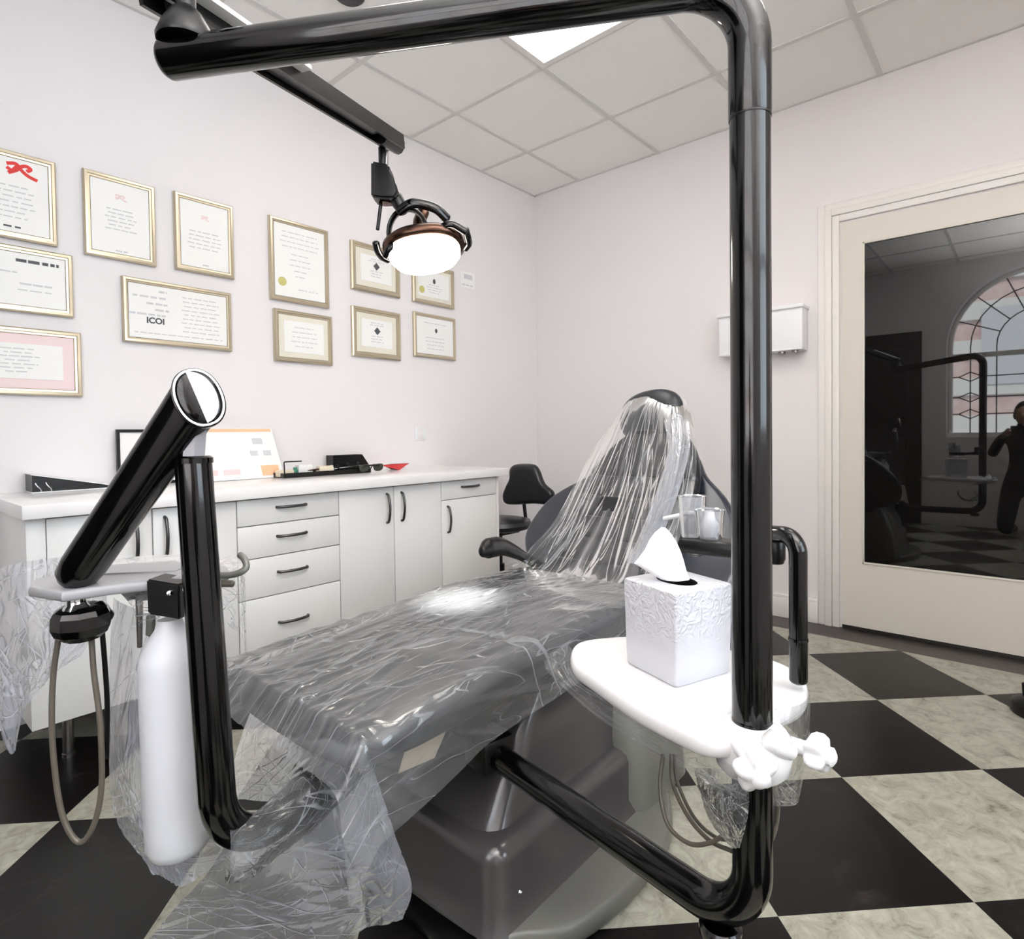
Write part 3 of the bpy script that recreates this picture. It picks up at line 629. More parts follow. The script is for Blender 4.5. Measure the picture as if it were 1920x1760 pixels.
specs = [('plastic_model', 'beige', 'small beige moulded piece lying in the black tray'), ('bottle_cap', 'green', 'teal cap standing in the black tray'), ('paper_packet', 'paper', 'white paper packet lying in the black tray'), ('wooden_stick', 'copper', 'thin brown stick lying in the black tray'),
         ('card_packet', 'beige', 'long beige packet sticking up from the black tray'), ('cotton_roll', 'white', 'white roll in the black tray'), ('ink_bottle', 'blackp', 'tiny black bottle in the black tray'), ('metal_tool', 'steel', 'steel hand tool lying over the black tray')]
for k, (nm, mm, lab) in enumerate(specs):
    y = ty0 + .03 + TW * .85 * k / len(specs); x = tx1 - .04 - rnd.uniform(0, .05); z = ZW + .0045
    if nm in ('wooden_stick', 'metal_tool'): ob = tube(nm, [V(x, y - .07, z + .02), V(x + .02, y + .07, z + .03)], .004, mm, None, 8)
    elif nm in ('bottle_cap', 'ink_bottle', 'cotton_roll'): ob = lathe(nm, [(.012, 0), (.013, .002), (.013, .028), (.009, .032), (.009, .04), (.001, .041)], (x, y, z), (0, 0, 1), mm, None, 16)
    else: ob = box(nm, (x - .02, y - .035, z), (x + .02, y + .04, z + .03 + .01 * (k % 3)), mm, None, .005)
    tag(ob, lab, nm.replace('_', ' '))
# black card box
p0, p1 = on(625, 885, 0, .095), on(690, 885, 0, .095); zt = on(640, 853, 0, .095).z
bm = bmesh.new(); vs = []
for x in (.03, .095):
    for y, z in ((p0.y, ZW), (p1.y + .02, ZW), (p1.y + .01, ZW + .03), (p1.y - .035, zt), (p0.y, zt)): vs.append(bm.verts.new((x, y, z)))
bm.faces.new(vs[:5]); bm.faces.new(vs[5:][::-1])
for k in range(5): bm.faces.new((vs[k], vs[(k + 1) % 5], vs[5 + (k + 1) % 5], vs[5 + k]))
cb = tag(bm_obj('card_box', bm, 'blackp', None, False), 'black box with a slanted end behind the small tray', 'box')
for u in (.4, .7): lathe('round_dot', [(.0, 0), (.009, 0), (.009, .002), (0, .002)], (.095, p0.y + (p1.y - p0.y) * u, ZW + .045), (1, 0, 0), 'chrome', cb, 12)
# sunglasses
g0 = on(672, 872, 0, .24); g1 = on(719, 872, 0, .24)
sgl = empty('safety_glasses', (.36, (g0.y + g1.y) / 2, ZW), 'dark wraparound safety glasses between the black box and red card', 'glasses')
for s in (0, 1):
    c = V(.24, g0.y + (g1.y - g0.y) * (.22 + .56 * s), ZW + .026)
    pad('lens', smooth_outline([(-.03, .012), (.0, .018), (.03, .014), (.026, -.012), (0, -.021), (-.024, -.014)]), c, V(0, 1, 0), V(0, 0, 1), V(1, 0, 0), .005, 'lens', sgl, crown=.004)
    tube('temple', [c + V(0, .028 * (2 * s - 1), .012), c + V(-.09, .034 * (2 * s - 1), .010), c + V(-.12, .034 * (2 * s - 1), -.018)], .003, 'blackp', sgl, 8)
tube('bridge', [V(.242, g0.y + .03, ZW + .036), V(.244, (g0.y + g1.y) / 2, ZW + .038), V(.242, g1.y - .03, ZW + .036)], .004, 'blackp', sgl, 8)
# red folded card
r0, r1, r2 = on(716, 872, 0, .15), on(768, 868, 0, .15), on(738, 880, 0, .15)
bm = bmesh.new(); a = [bm.verts.new(p) for p in (V(.15, r0.y, r0.z), V(.15, r1.y, r1.z), V(.20, r2.y, ZW), V(.10, r2.y + .02, ZW), V(.15, r0.y + .06, r0.z + .004))]
bm.faces.new((a[0], a[2], a[1], a[4])); bm.faces.new((a[0], a[4], a[1], a[3])); bm.faces.new((a[0], a[3], a[2])); bm.faces.new((a[1], a[2], a[3]))
tag(bm_obj('folded_card', bm, 'red', None, False), 'bright red folded card at the end of the row on the worktop', 'card')

# ------------------------------------------------------------------ wall dispenser, item at the right edge
dp = empty('wall_dispenser', (1.68, 0, 1.47), 'white box dispenser on the wall behind the tall black post', 'dispenser')
bm = bmesh.new(); abox(bm, (1.452, -.11, 1.49), (1.905, -.0005, 1.712), .006); abox(bm, (1.445, -.125, 1.704), (1.912, -.0005, 1.722), .003); bm_obj('case', bm, 'white', dp)
box('front_lip', (1.452, -.116, 1.482), (1.905, -.02, 1.490), 'white', dp, .002)
for x in (1.79, 1.86):
    lathe('nozzle', [(.018, 0), (.018, .012), (.010, .02), (.001, .021)], (x, -.07, 1.483), (0, 0, -1), 'steel', dp, 16)
fp = empty('foot_pedal', (2.86, -.62, 0), 'black foot control cut by the picture edge on the tiled floor', 'foot pedal')
lathe('base', [(.001, 0), (.10, 0), (.105, .012), (.10, .035), (.07, .05), (.001, .052)], (2.87, -.62, 0), (0, 0, 1), 'blackp', fp)
tube('post', [V(2.815, -.60, .04), V(2.812, -.60, .095)], .010, 'blackp', fp, 10)
tube('cord', spline([V(2.95, -.6, .02), V(3.2, -.5, .008), V(3.5, -.6, .008), V(3.9, -.4, .008)], 8), .004, 'blackp', fp, 8)

# ------------------------------------------------------------------ dental stool by the corner
SX, SY = .36, -.62
st = empty('dental_stool', (SX, SY, 0), 'black wheeled dental stool with a waisted backrest by the room corner', 'stool')
def yo(px, py): p = on(px, py, 1, -.60); return (p.x, p.z)
ol = smooth_outline([yo(958, 880), yo(966, 871), yo(985, 869), yo(1002, 871), yo(1011, 882), yo(1020, 905), yo(1036, 920), yo(1038, 932), yo(1030, 945), yo(1000, 944), yo(965, 946), yo(949, 943), yo(945, 928), yo(951, 910), yo(957, 897)], 5)
pad('backrest', ol, V(0, -.60, 0), V(1, 0, 0), V(0, 0, 1), V(0, -1, 0), .06, 'vinyl', st, .025)
sz = yo(985, 968)[1]
lathe('seat', [(.001, 0), (.15, 0), (.19, .012), (.2, .035), (.19, .058), (.15, .068), (.001, .072)], (SX - .02, SY - .18, sz - .06), (0, 0, 1), 'vinyl', st, 40)
box('seat_plate', (SX - .12, SY - .26, sz - .085), (SX + .06, SY - .08, sz - .058), 'blackp', st, .006)
tube('back_bar', fillet([V(SX, SY + .03, .62), V(SX, SY + .055, sz - .07), V(SX, SY - .12, sz - .075)], .04), .012, 'blackp', st, 10)
lathe('gas_column', [(.028, .08), (.028, .25), (.016, .255), (.016, sz - .08)], (SX - .02, SY - .18, 0), (0, 0, 1), 'blackp', st, 16)
tube('lever', [V(SX - .05, SY - .2, sz - .08), V(SX - .17, SY - .33, sz - .10), V(SX - .2, SY - .36, sz - .115)], .008, 'blackp', st, 8)
lathe('lever_knob', [(.001, -.02), (.016, -.015), (.018, 0), (.012, .02), (.001, .022)], (SX - .13, SY - .31, sz - .10), (.3, .3, .9), 'blackp', st, 12)
for k in range(5):
    a = 2 * PI * k / 5 + .3; c = V(SX - .02, SY - .18, 0); d = V(math.cos(a), math.sin(a), 0)
    lg = tube('leg', [c + d * .02 + V(0, 0, .10), c + d * .24 + V(0, 0, .065)], [.02, .014], 'blackp', st, 10)
    n_ = d.cross(V(0, 0, 1))
    lathe('caster', [(.001, -.012), (.024, -.012), (.027, -.006), (.027, .006), (.024, .012), (.001, .012)], c + d * .245 + V(0, 0, .028), n_, 'blackp', lg, 18)
    lathe('stem', [(.007, 0), (.007, .03), (.001, .03)], c + d * .235 + V(0, 0, .04), (0, 0, 1), 'steel', lg, 8)

# ------------------------------------------------------------------ the dental chair
CX = 1.675
ch = empty('dental_chair', (CX, -2.2, 0), 'black dental chair in clear plastic covers in the middle of the chequered floor', 'dental chair')
# floor plate
bp_ol = smooth_outline([(1.27, -2.50), (1.24, -2.2), (1.33, -1.93), (1.5, -1.80), (1.86, -1.80), (2.0, -1.90), (2.13, -2.10), (2.155, -2.30), (2.13, -2.50), (2.06, -2.60), (1.95, -2.655), (1.4, -2.655), (1.30, -2.60)], 5)
pad('floor_plate', bp_ol, V(0, 0, .026), V(1, 0, 0), V(0, 1, 0), V(0, 0, 1), .05, 'greyl', ch, .012)
box('floor_skirt', (1.30, -2.70, .001), (1.98, -2.62, .03), 'blackp', ch, .01)
def rrect(cx, cy, z, a, b, r, n=8):
    out = []
    for sx_, sy_, a0 in ((1, 1, 0), (-1, 1, 90), (-1, -1, 180), (1, -1, 270)):
        for k in range(n + 1):
            t = math.radians(a0 + 90 * k / n); out.append(V(cx + sx_ * (a - r) + r * math.cos(t), cy + sy_ * (b - r) + r * math.sin(t), z))
    return out
# front pump cover: low block with a soft shoulder
x0, x1, y0, y1 = 1.50, 2.02, -2.645, -1.95
xm, ym, hx, hy_ = (x0 + x1) / 2, (y0 + y1) / 2, (x1 - x0) / 2, (y1 - y0) / 2
R = [rrect(xm, ym, .045, hx + .02, hy_ + .02, .06), rrect(xm, ym, .08, hx, hy_, .05), rrect(xm, ym, .175, hx - .004, hy_ - .004, .05), rrect(xm, ym, .192, hx - .010, hy_ - .01, .045), rrect(xm, ym, .203, hx - .024, hy_ - .024, .04), rrect(xm, ym, .207, hx - .045, hy_ - .045, .03)]
loft('pump_cover', R, 'greyp', ch, ang=50)
# column cover rising under the seat, leaning back
R = []
for z, cy_, a, b in ((.2, -2.28, .235, .33), (.23, -2.27, .225, .31), (.33, -2.24, .205, .27), (.40, -2.21, .195, .26), (.44, -2.19, .185, .25)):
    R.append(rrect(1.74 + (z - .2) * .1, cy_, z, a, b, .06))
loft('column_cover', R, 'greyp', ch, ang=50)
loft('rear_cover', [rrect(1.80, -1.98, z, a, b, .07) for z, a, b in ((.05, .26, .16), (.2, .25, .15), (.36, .19, .12), (.44, .14, .1))], 'greyl', ch, ang=50)
for p in ((1003, 1392, 1.42), (975, 1672, 1.2)):
    c = at(*p); lathe('screw', [(.001, 0), (.0035, 0), (.0035, .002), (.001, .003)], c, (CAM - c), 'chrome', ch, 10)
# chassis under the seat
box('chassis', (1.50, -2.62, .40), (1.90, -1.80, .455), 'blackp', ch, .012)
box('toe_bracket', (1.62, -2.80, .37), (1.82, -2.55, .44), 'blackp', ch, .015)
pl = pad('under_panel', [(-.05, -.035), (.03, -.02), (.055, .03), (.02, .045), (-.03, .03)], at(790, 1408, 1.27), (RT * .9 + FW * .43).normalized(), UP, -FW, .012, 'beige', ch, .003)
# seat and leg rest cushion
def seat_z(y):   # top surface
    t = (y + 2.90) / 1.15
    return .525 + .04 * math.sin(min(max(t, 0), 1) * PI * .62) - (.02 * max(0, t - .7) / .3)
ys = [-2.905, -2.895, -2.87, -2.83, -2.75, -2.65, -2.5, -2.35, -2.2, -2.05, -1.92, -1.82, -1.76, -1.735]
wd = [.17, .205, .235, .25, .262, .268, .272, .272, .268, .262, .25, .235, .21, .17]
th_ = [.03, .05, .075, .09, .1, .105, .11, .11, .11, .11, .11, .1, .08, .05]
R = []
for y, a, t in zip(ys, wd, th_):
    zc = seat_z(y) - .055; R.append(superel(V(CX, y, zc), V(1, 0, 0), V(0, 0, 1), a, t / 2 + .002, 44, 3.4))
loft('seat_cushion', R, 'vinylg', ch, ang=60)
box('seat_pan', (CX - .20, -2.80, .425), (CX + .20, -1.78, .462), 'blackp', ch, .012)
# backrest
BO = V(1.69, -1.75, .50); BX, BT = V(1, 0, 0), V(0, .654, .756).normalized(); BN = BX.cross(BT); BN = BN if BN.y < 0 else -BN
sh = smooth_outline([(-.15, -.02), (-.36, .06), (-.47, .18), (-.475, .30), (-.42, .42), (-.26, .55), (-.14, .66), (.0, .69), (.14, .66), (.22, .55), (.33, .44), (.42, .28), (.43, .16), (.38, .04), (.2, -.02), (0, -.03)], 5)
pad('back_shell', sh, BO - BN * .055, BX, BT, BN, .05, 'shell', ch, .022, crown=.012)
bk = smooth_outline([(-.21, -.01), (-.225, .1), (-.235, .3), (-.235, .46), (-.20, .58), (-.155, .655), (-.10, .69), (.10, .69), (.155, .655), (.20, .58), (.235, .46), (.235, .3), (.225, .1), (.21, -.01)], 4)
seams = [.09, .185, .28, .375, .47]
def rolls(s, t):
    return -.016 * max(0, 1 - min(abs(t - q) for q in seams) / .014) + .006
def pad_grid(name, outline, O, ex, ey, en, th, m, parent, roll, nx=34, ny=90):
    """cushion over a grid: thickness fades to the outline"""
    pts = [Vector(p) for p in outline]; tmin = min(p.y for p in pts); tmax = max(p.y for p in pts)
    def span(t):
        xs = []
        for a, b in zip(pts, pts[1:] + pts[:1]):
            if (a.y - t) * (b.y - t) <= 0 and a.y != b.y: xs.append(a.x + (b.x - a.x) * (t - a.y) / (b.y - a.y))
        return (min(xs), max(xs)) if xs else (0, 0)
    top, bot = [], []; bm = bmesh.new()
    for j in range(ny + 1):
        t = tmin + .0005 + (tmax - tmin - .001) * j / ny; a, b = span(t); rt, rb = [], []
        for i in range(nx + 1):
            u = -math.cos(PI * i / nx); s = (a + b) / 2 + (b - a) / 2 * u
            d = min((1 - abs(u)) * (b - a) / 2, (t - tmin), (tmax - t)); k = math.sqrt(max(0, 1 - (1 - min(d / .035, 1)) ** 2))
            h = th / 2 * k + roll(s, t) * k; rt.append(bm.verts.new(O + ex * s + ey * t + en * h)); rb.append(bm.verts.new(O + ex * s + ey * t - en * (th / 2 * k)))
        top.append(rt); bot.append(rb)
    for g, fl_ in ((top, 1), (bot, 0)):
        for j in range(ny):
            for i in range(nx):
                f = (g[j][i], g[j][i + 1], g[j + 1][i + 1], g[j + 1][i]); bm.faces.new(f if fl_ else f[::-1])
    bmesh.ops.remove_doubles(bm, verts=bm.verts, dist=.0008); return bm_obj(name, bm, m, parent, ang=70)
pad_grid('backrest_cushion', bk, BO + BN * .012, BX, BT, BN, .075, 'vinyl', ch, rolls)
# headrest
HO = V(1.635, -1.27, 1.118); HT = V(-.12, .30, .95).normalized(); HX = V(1, 0, .10).normalized(); HX = (HX - HT * HX.dot(HT)).normalized(); HN = HX.cross(HT); HN = HN if HN.y < 0 else -HN
loft('headrest', [superel(HO + HN * z, HX, HT, a, b, 40, 2.4) for z, a, b in ((-.045, .08, .05), (-.04, .115, .085), (-.02, .137, .106), (.0, .142, .112), (.02, .137, .107), (.034, .118, .09), (.042, .085, .06), (.045, .03, .02))], 'vinylg', ch, ang=80)
box('headrest_stem', (1.60, -1.34, .95), (1.70, -1.28, 1.06), 'blackp', ch, .008)
# armrests
a0 = at(1022, 1066, 2.30); a3 = at(905, 1034, 2.02)
tube('armrest', spline([a0, at(985, 1045, 2.22), at(945, 1026, 2.12), at(918, 1027, 2.06), a3], 6), [.02] * 8 + [.022, .024, .026, .028, .030, .032, .034, .036, .036, .036, .036, .036, .034, .03, .027, .024, .02], 'blackp', ch, 16, flat=.8)
tube('armrest_post', fillet([a0, at(1018, 1078, 2.34), V(1.46, -1.84, .46)], .02), .02, 'blackp', ch, 12)
box('armrest_block', (1.40, -1.9, .44), (1.52, -1.72, .50), 'blackp', ch, .01)

# ------------------------------------------------------------------ post with overhead tube
PXY = V(2.533, -2.672, 0); PR = .0268
po_ = empty('support_post', (2.533, -2.672, .37), 'tall black tubular post bent over at the top, standing on an arm from the chair', 'post')
zt_ = 1.650; Lend = at(318, 112, .875)
zb = at(1402, 1746, .815).z; arm_end = on(920, 1408, 2, zb)
upper = fillet([V(PXY.x, PXY.y, on(1410, 232, 0, PXY.x).z if False else 1.470), V(PXY.x, PXY.y, zt_), Lend], .15, 16)
tube('overhead_tube', upper, PR + .0006, 'black', po_, 28)
tube('upright', [V(PXY.x, PXY.y, .60), V(PXY.x, PXY.y, 1.468)], PR - .0006, 'black', po_, 28, cap='flat')
lathe('joint_ring', [(PR - .003, -.003), (PR + .0002, -.003), (PR + .0002, .003), (PR - .003, .003)], (PXY.x, PXY.y, 1.469), (0, 0, 1), 'blackp', po_, 28)
lowarm = fillet([V(PXY.x, PXY.y, .66), V(PXY.x, PXY.y, zb), arm_end], .09, 14)
tube('lower_arm', lowarm, PR - .0002, 'black', po_, 28)
d_ = (arm_end - V(PXY.x, PXY.y, zb)).normalized()
lathe('swivel_collar', [(.001, 0), (.028, 0), (.030, .004), (.030, .016), (.026, .020), (.001, .020)], V(PXY.x, PXY.y, zb - .038) + d_ * .05, (0, 0, 1), 'black', po_, 28)
bm = bmesh.new(); abox(bm, (-.035, -.04, -.032), (.045, .04, .04), .008)
q = d_.to_track_quat('X', 'Z'); bmesh.ops.transform(bm, matrix=Matrix.Translation(arm_end) @ q.to_matrix().to_4x4(), verts=bm.verts); bm_obj('arm_bracket', bm, 'blackp', po_)
tube('bracket_rod', [arm_end + V(0, 0, .02), arm_end + d_ * .05 + V(0, 0, .05)], .016, 'blackp', po_, 10)
lathe('pivot_cone', [(.001, 0), (.040, 0), (.041, .006), (.034, .024), (.022, .045), (.013, .054), (.013, .075), (.001, .076)], Lend + V(0, 0, PR - .008) + (V(PXY.x, PXY.y, 0) - V(Lend.x, Lend.y, 0)).normalized() * .028, (0, 0, 1), 'blackp', po_, 28)

# ------------------------------------------------------------------ operating light on its arm
lt_ = empty('operating_light', tuple(Lend + V(0, 0, .1)), 'lit dental operating lamp hanging from a long black arm below the ceiling', 'lamp')
A0 = at(285, -22, .86); A1 = at(742, 268, 1.66)
dA = (A1 - A0).normalized(); sA = dA.cross(V(0, 0, 1)).normalized(); uA = sA.cross(dA)
if uA.z < 0: uA = -uA
def chan(name, p0, p1, w_, h, t, m, par):
    """downward-open channel"""
    bm = bmesh.new(); pr = [(-w_, -h), (-w_, h), (w_, h), (w_, -h), (w_ - t, -h), (w_ - t, h - t), (-w_ + t, h - t), (-w_ + t, -h)]
    r = [[bm.verts.new(p + sA * a + uA * b) for a, b in pr] for p in (p0, p1)]
    for k in range(8): bm.faces.new((r[0][k], r[0][(k + 1) % 8], r[1][(k + 1) % 8], r[1][k]))
    for g in r:
        for f in ((0, 1, 6, 7), (1, 2, 5, 6), (2, 3, 4, 5)): bm.faces.new([g[i] for i in f])
    return bm_obj(name, bm, m, par, False)
chan('arm_channel', A0, A1, .026, .018, .007, 'blackp', lt_)
bmx = bmesh.new(); r = [[bmx.verts.new(p + sA * a + uA * b) for a, b in ((-.016, -.008), (.016, -.008), (.016, .008), (-.016, .008))] for p in (A0 + dA * .04, A1 - dA * .12)]
for k in range(4): bmx.faces.new((r[0][k], r[0][(k + 1) % 4], r[1][(k + 1) % 4], r[1][k]))
for g in r: bmx.faces.new(g)
bm_obj('inner_bar', bmx, 'blackp', lt_, False)
S_ = 1 if (sA.dot(RT) > 0) else -1
bmx = bmesh.new(); r = [[bmx.verts.new(p + sA * (S_ * a) + uA * b) for a, b in ((.0275, .002), (.05, .004), (.05, .012), (.0275, .016))] for p in (A0, A0 + dA * .34)]
for k in range(4): bmx.faces.new((r[0][k], r[0][(k + 1) % 4], r[1][(k + 1) % 4], r[1][k]))
for g in r: bmx.faces.new(g)
bm_obj('side_reflection', bmx, 'pale_refl', lt_, False)  # pale strip paints a reflection on the arm's glossy black side
bm = bmesh.new(); sweep(bm, [A1 - dA * .10 + sA * 0, A1 + dA * .012], .028, 12, flat=.8, cap='flat', up0=uA); bm_obj('arm_end_cap', bm, 'blackp', lt_)
lathe('arm_pivot', [(.001, -.03), (.014, -.03), (.014, .02), (.03, .022), (.034, .04), (.001, .042)], Lend + V(0, 0, PR + .07) + (V(PXY.x, PXY.y, 0) - V(Lend.x, Lend.y, 0)).normalized() * .028, (0, 0, 1), 'blackp', lt_, 20)
DL = 1.62
def LP(px, py, dd=0): return at(px, py, DL + dd)
tube('swivel_stem', [LP(716, 278), LP(717, 312)], .010, 'blackp', lt_, 12); tube('steel_pin', [LP(724, 284), LP(724, 312)], .006, 'steel', lt_, 10)
bm = bmesh.new()
for k, (px_, py_, s1, s2) in enumerate(((714, 306, .018, .022),)):
    pass
ol = [LP(700, 310), LP(733, 316), LP(736, 342), LP(752, 368), LP(744, 380), LP(718, 380), LP(700, 376)]
f1 = [bm.verts.new(p - FW * .03) for p in ol]; f2 = [bm.verts.new(p + FW * .03) for p in ol]; bm.faces.new(f1); bm.faces.new(f2[::-1])
for k in range(len(ol)): bm.faces.new((f1[k], f2[k], f2[(k + 1) % len(ol)], f1[(k + 1) % len(ol)]))
bmesh.ops.bevel(bm, geom=list(bm.edges), offset=.006, segments=3, affect='EDGES'); bm_obj('swivel_housing', bm, 'blackp', lt_)
lathe('housing_ring', [(.001, 0), (.016, 0), (.018, .005), (.001, .006)], LP(722, 379), (0, 0, -1), 'copper', lt_, 16)
tube('switch_stick', [LP(714, 382), LP(708, 430)], .005, 'blackp', lt_, 10)
tube('neck', [LP(742, 372), LP(756, 396)], [.02, .016], 'blackp', lt_, 14)
# yoke ring, reflector shell, lens, side handles
cY = LP(790, 440, .0); ang_ = [150, 128, 105, 85, 65, 45, 30]
yk = [LP(765 + 36 * math.cos(math.radians(a)) * 1.0, 438 - 46 * math.sin(math.radians(a)), .0) for a in range(215, 20, -12)]
bm = bmesh.new(); sweep(bm, yk, .016, 12, flat=.4, up0=FW); bm_obj('yoke', bm, 'black', lt_)
tube('yoke_top', spline([LP(748, 396, -.02), LP(775, 381, -.03), LP(815, 390, -.02), LP(838, 410)], 6), [.014] * 19, 'black', lt_, 12, flat=.6)
tube('rear_arm', spline([LP(793, 398, .05), LP(786, 420, .05), LP(796, 446, .05)], 6), .022, 'copper', lt_, 14, flat=.7)
LN = (UP * -.95 + RT * .12 - FW * .24).normalized(); LC = LP(796, 472, 0)
LX = (RT - LN * RT.dot(LN)).normalized() ; LX = (LX + UP * .30); LX = (LX - LN * LX.dot(LN)).normalized(); LYv = LN.cross(LX)
def shellring(z, a, b): return superel(LC - LN * z, LX, LYv, a, b, 44, 2.3)
loft('reflector_shell', [shellring(z, a, b) for z, a, b in ((.0, .098, .080), (.008, .112, .09), (.02, .112, .09), (.035, .095, .078), (.055, .06, .05), (.062, .02, .018))], 'copper', lt_, ang=60)
loft('lens', [shellring(z, a, b) for z, a, b in ((.004, .098, .080), (-.012, .097, .079), (-.028, .085, .07), (-.038, .06, .05), (-.042, .02, .016))], 'lamp', lt_, ang=60)
for s in (-1, 1):
    c = LC + LX * (s * .122) - LN * .012
    tube('handle', spline([c + LYv * -.03 + LX * (s * -.012), c + LYv * -.01, c + LYv * .02 + LX * (s * .002), c + LYv * .04 - LN * .01], 6), .010, 'black', lt_, 12)
tube('front_bar', spline([LP(822, 430, -.06), LP(845, 420, -.07), LP(873, 434, -.06)], 6), .010, 'black', lt_, 12, flat=.7)
tube('side_bar', spline([LP(722, 480, -.04), LP(735, 462, -.05), LP(792, 440, -.03)], 6), .010, 'black', lt_, 12, flat=.8)
ld = bpy.data.lights.new('lamp beam', 'SPOT'); lo = bpy.data.objects.new('lamp beam', ld); col.objects.link(lo)
ld.energy = 380; ld.spot_size = math.radians(17); ld.spot_blend = .7; ld.shadow_soft_size = .05; ld.color = (1, .97, .9)
lo.location = LC + LN * .06; tgt = on(862, 1124, 2, .565); lo.rotation_euler = (tgt - lo.location).to_track_quat('-Z', 'Y').to_euler()
# black fitting on the ceiling above the overhead tube
cf = on(655, -6, 2, HC - .02); tag(lathe('ceiling_fitting', [(.001, 0), (.05, 0), (.06, .008), (.06, .018), (.001, .0185)], (cf.x, cf.y, HC - .025), (0, 0, 1), 'blackp'), 'black round fitting on the ceiling, seen just over the overhead tube', 'ceiling fitting')

# ------------------------------------------------------------------ white table on the post, with clamp and star knobs
ZTB = .65
def tb(px, py): p = on(px, py, 2, ZTB); return (p.x, p.y)
tol = smooth_outline([tb(1070, 1218), tb(1085, 1202), tb(1130, 1194), tb(1200, 1192), tb(1300, 1205), tb(1400, 1222), tb(1470, 1243), tb(1508, 1268), tb(1515, 1292), tb(1500, 1318), tb(1440, 1345), tb(1400, 1380), tb(1330, 1385), tb(1260, 1358), tb(1180, 1316), tb(1110, 1268), tb(1075, 1242)], 4)
wt = empty('white_side_table', (2.45, -2.66, ZTB - .03), 'white rounded tabletop clamped to the tall black post', 'table')
pad('tabletop', tol, V(0, 0, ZTB - .014), V(1, 0, 0), V(0, 1, 0), V(0, 0, 1), .028, 'whiteg', wt, .008)
lathe('clamp_body', [(PR + .001, -.030), (.040, -.030), (.047, -.022), (.050, -.005), (.050, .018), (.044, .026), (PR + .001, .026)], (PXY.x + .002, PXY.y - .004, ZTB - .028), (0, 0, 1), 'whiteg', wt, 40)
lathe('clamp_rim', [(PR + .0005, 0), (.040, 0), (.042, .006), (.036, .012), (PR + .0005, .014)], (PXY.x, PXY.y, ZTB - .007), (0, 0, 1), 'whiteg', wt, 36)
def star_knob(c, ax, r=.028):
    c = Vector(c); ax = Vector(ax).normalized(); q = V(0, 0, 1).rotation_difference(ax); R = []
    for z, f in ((0, .55), (.004, .85), (.010, 1), (.020, 1), (.026, .85), (.028, .4)):
        R.append([c + q @ V(r * f * (1 + .2 * math.cos(5 * t)) * math.cos(t), r * f * (1 + .2 * math.cos(5 * t)) * math.sin(t), z) for t in [2 * PI * k / 50 for k in range(50)]])
    k_ = loft('star_knob', R, 'white', wt, ang=80)
    tube('screw_stem', [c - ax * .035, c + ax * .004], .010, 'white', k_, 14)
    lathe('hub', [(.012, 0), (.012, .006), (.006, .010), (.001, .011)], c + ax * .027, ax, 'white', k_, 16)
star_knob(at(1404, 1425, .745), -FW * .85 - UP * .25 + RT * .1, .0235)
star_knob(at(1512, 1404, .79), RT * .62 - FW * .7 + UP * .05, .021)
bm = bmesh.new(); sweep(bm, spline([at(1445, 1385, .76), at(1462, 1400, .76), at(1480, 1408, .77)], 4), [.014, .014, .013, .013, .012, .012, .012, .011, .011], 14); bm_obj('clamp_arm', bm, 'whiteg', wt)
sweep_b = bmesh.new(); sweep(sweep_b, [at(1448, 1372, .79), at(1446, 1400, .79)], .018, 16); bm_obj('clamp_lobe', sweep_b, 'whiteg', wt)
# tissue box
fc = on(1268, 1294, 2, ZTB); lc = on(1160, 1238, 2, ZTB)
dx = V(lc.x - fc.x, lc.y - fc.y, 0).normalized(); dy = V(-dx.y, dx.x, 0); dy = dy if dy.dot(FW) > 0 else -dy
TB = .128; HB = .150
tx = empty('tissue_box', (0, 0, 0), 'square pearl white tissue box on the white side table', 'tissue box')
ctr = V(fc.x, fc.y, 0) + (dx + dy) * TB / 2
tx.matrix_world = Matrix(((dx.x, dy.x, 0, ctr.x), (dx.y, dy.y, 0, ctr.y), (0, 0, 1, ZTB + .0005), (0, 0, 0, 1)))
h = TB / 2; bm = bmesh.new()
R = [rrect(0, 0, z, a, a, .006, 4) for z, a in ((0, h - .006), (.004, h - .003), (.03, h - .002), (HB - .006, h), (HB - .002, h - .001), (HB, h - .004))]
top = superel(V(0, 0, HB), V(1, 0, 0), V(0, 1, 0), .040, .027, 36, 2); ti = superel(V(0, 0, HB - .02), V(1, 0, 0), V(0, 1, 0), .040, .027, 36, 2)
Rb = [[bm.verts.new(p) for p in r] for r in R]; n = len(Rb[0])
for a, b in zip(Rb, Rb[1:]):
    for k in range(n): bm.faces.new((a[k], a[(k + 1) % n], b[(k + 1) % n], b[k]))
bm.faces.new(Rb[0][::-1])
tv = [bm.verts.new(p) for p in top]; te = [bm.edges.new((tv[k], tv[(k + 1) % 36])) for k in range(36)]
oe = [bm.edges.get((Rb[-1][k], Rb[-1][(k + 1) % n])) for k in range(n)]
bmesh.ops.triangle_fill(bm, use_beauty=True, edges=te + oe)
tv2 = [bm.verts.new(p) for p in ti]
for k in range(36): bm.faces.new((tv[k], tv[(k + 1) % 36], tv2[(k + 1) % 36], tv2[k])).material_index = 1
bm.faces.new(tv2).material_index = 1
bmesh.ops.recalc_face_normals(bm, faces=bm.faces); me = bpy.data.meshes.new('box_body'); bm.to_mesh(me); bm.free()
ob = link('box_body', me, ['relief', 'dark']); ob.parent = tx
tD = .90
prof = [(1238, 1085, 1292, 1085), (1215, 1072, 1288, 1075), (1190, 1056, 1284, 1062), (1198, 1046, 1281, 1050), (1210, 1030, 1276, 1034), (1218, 1012, 1268, 1016), (1228, 998, 1258, 1000), (1240, 988, 1248, 989)]
cxw = tx.matrix_world @ V(0, 0, HB)
D0 = (cxw - CAM).dot(FW); bm = bmesh.new(); R = []
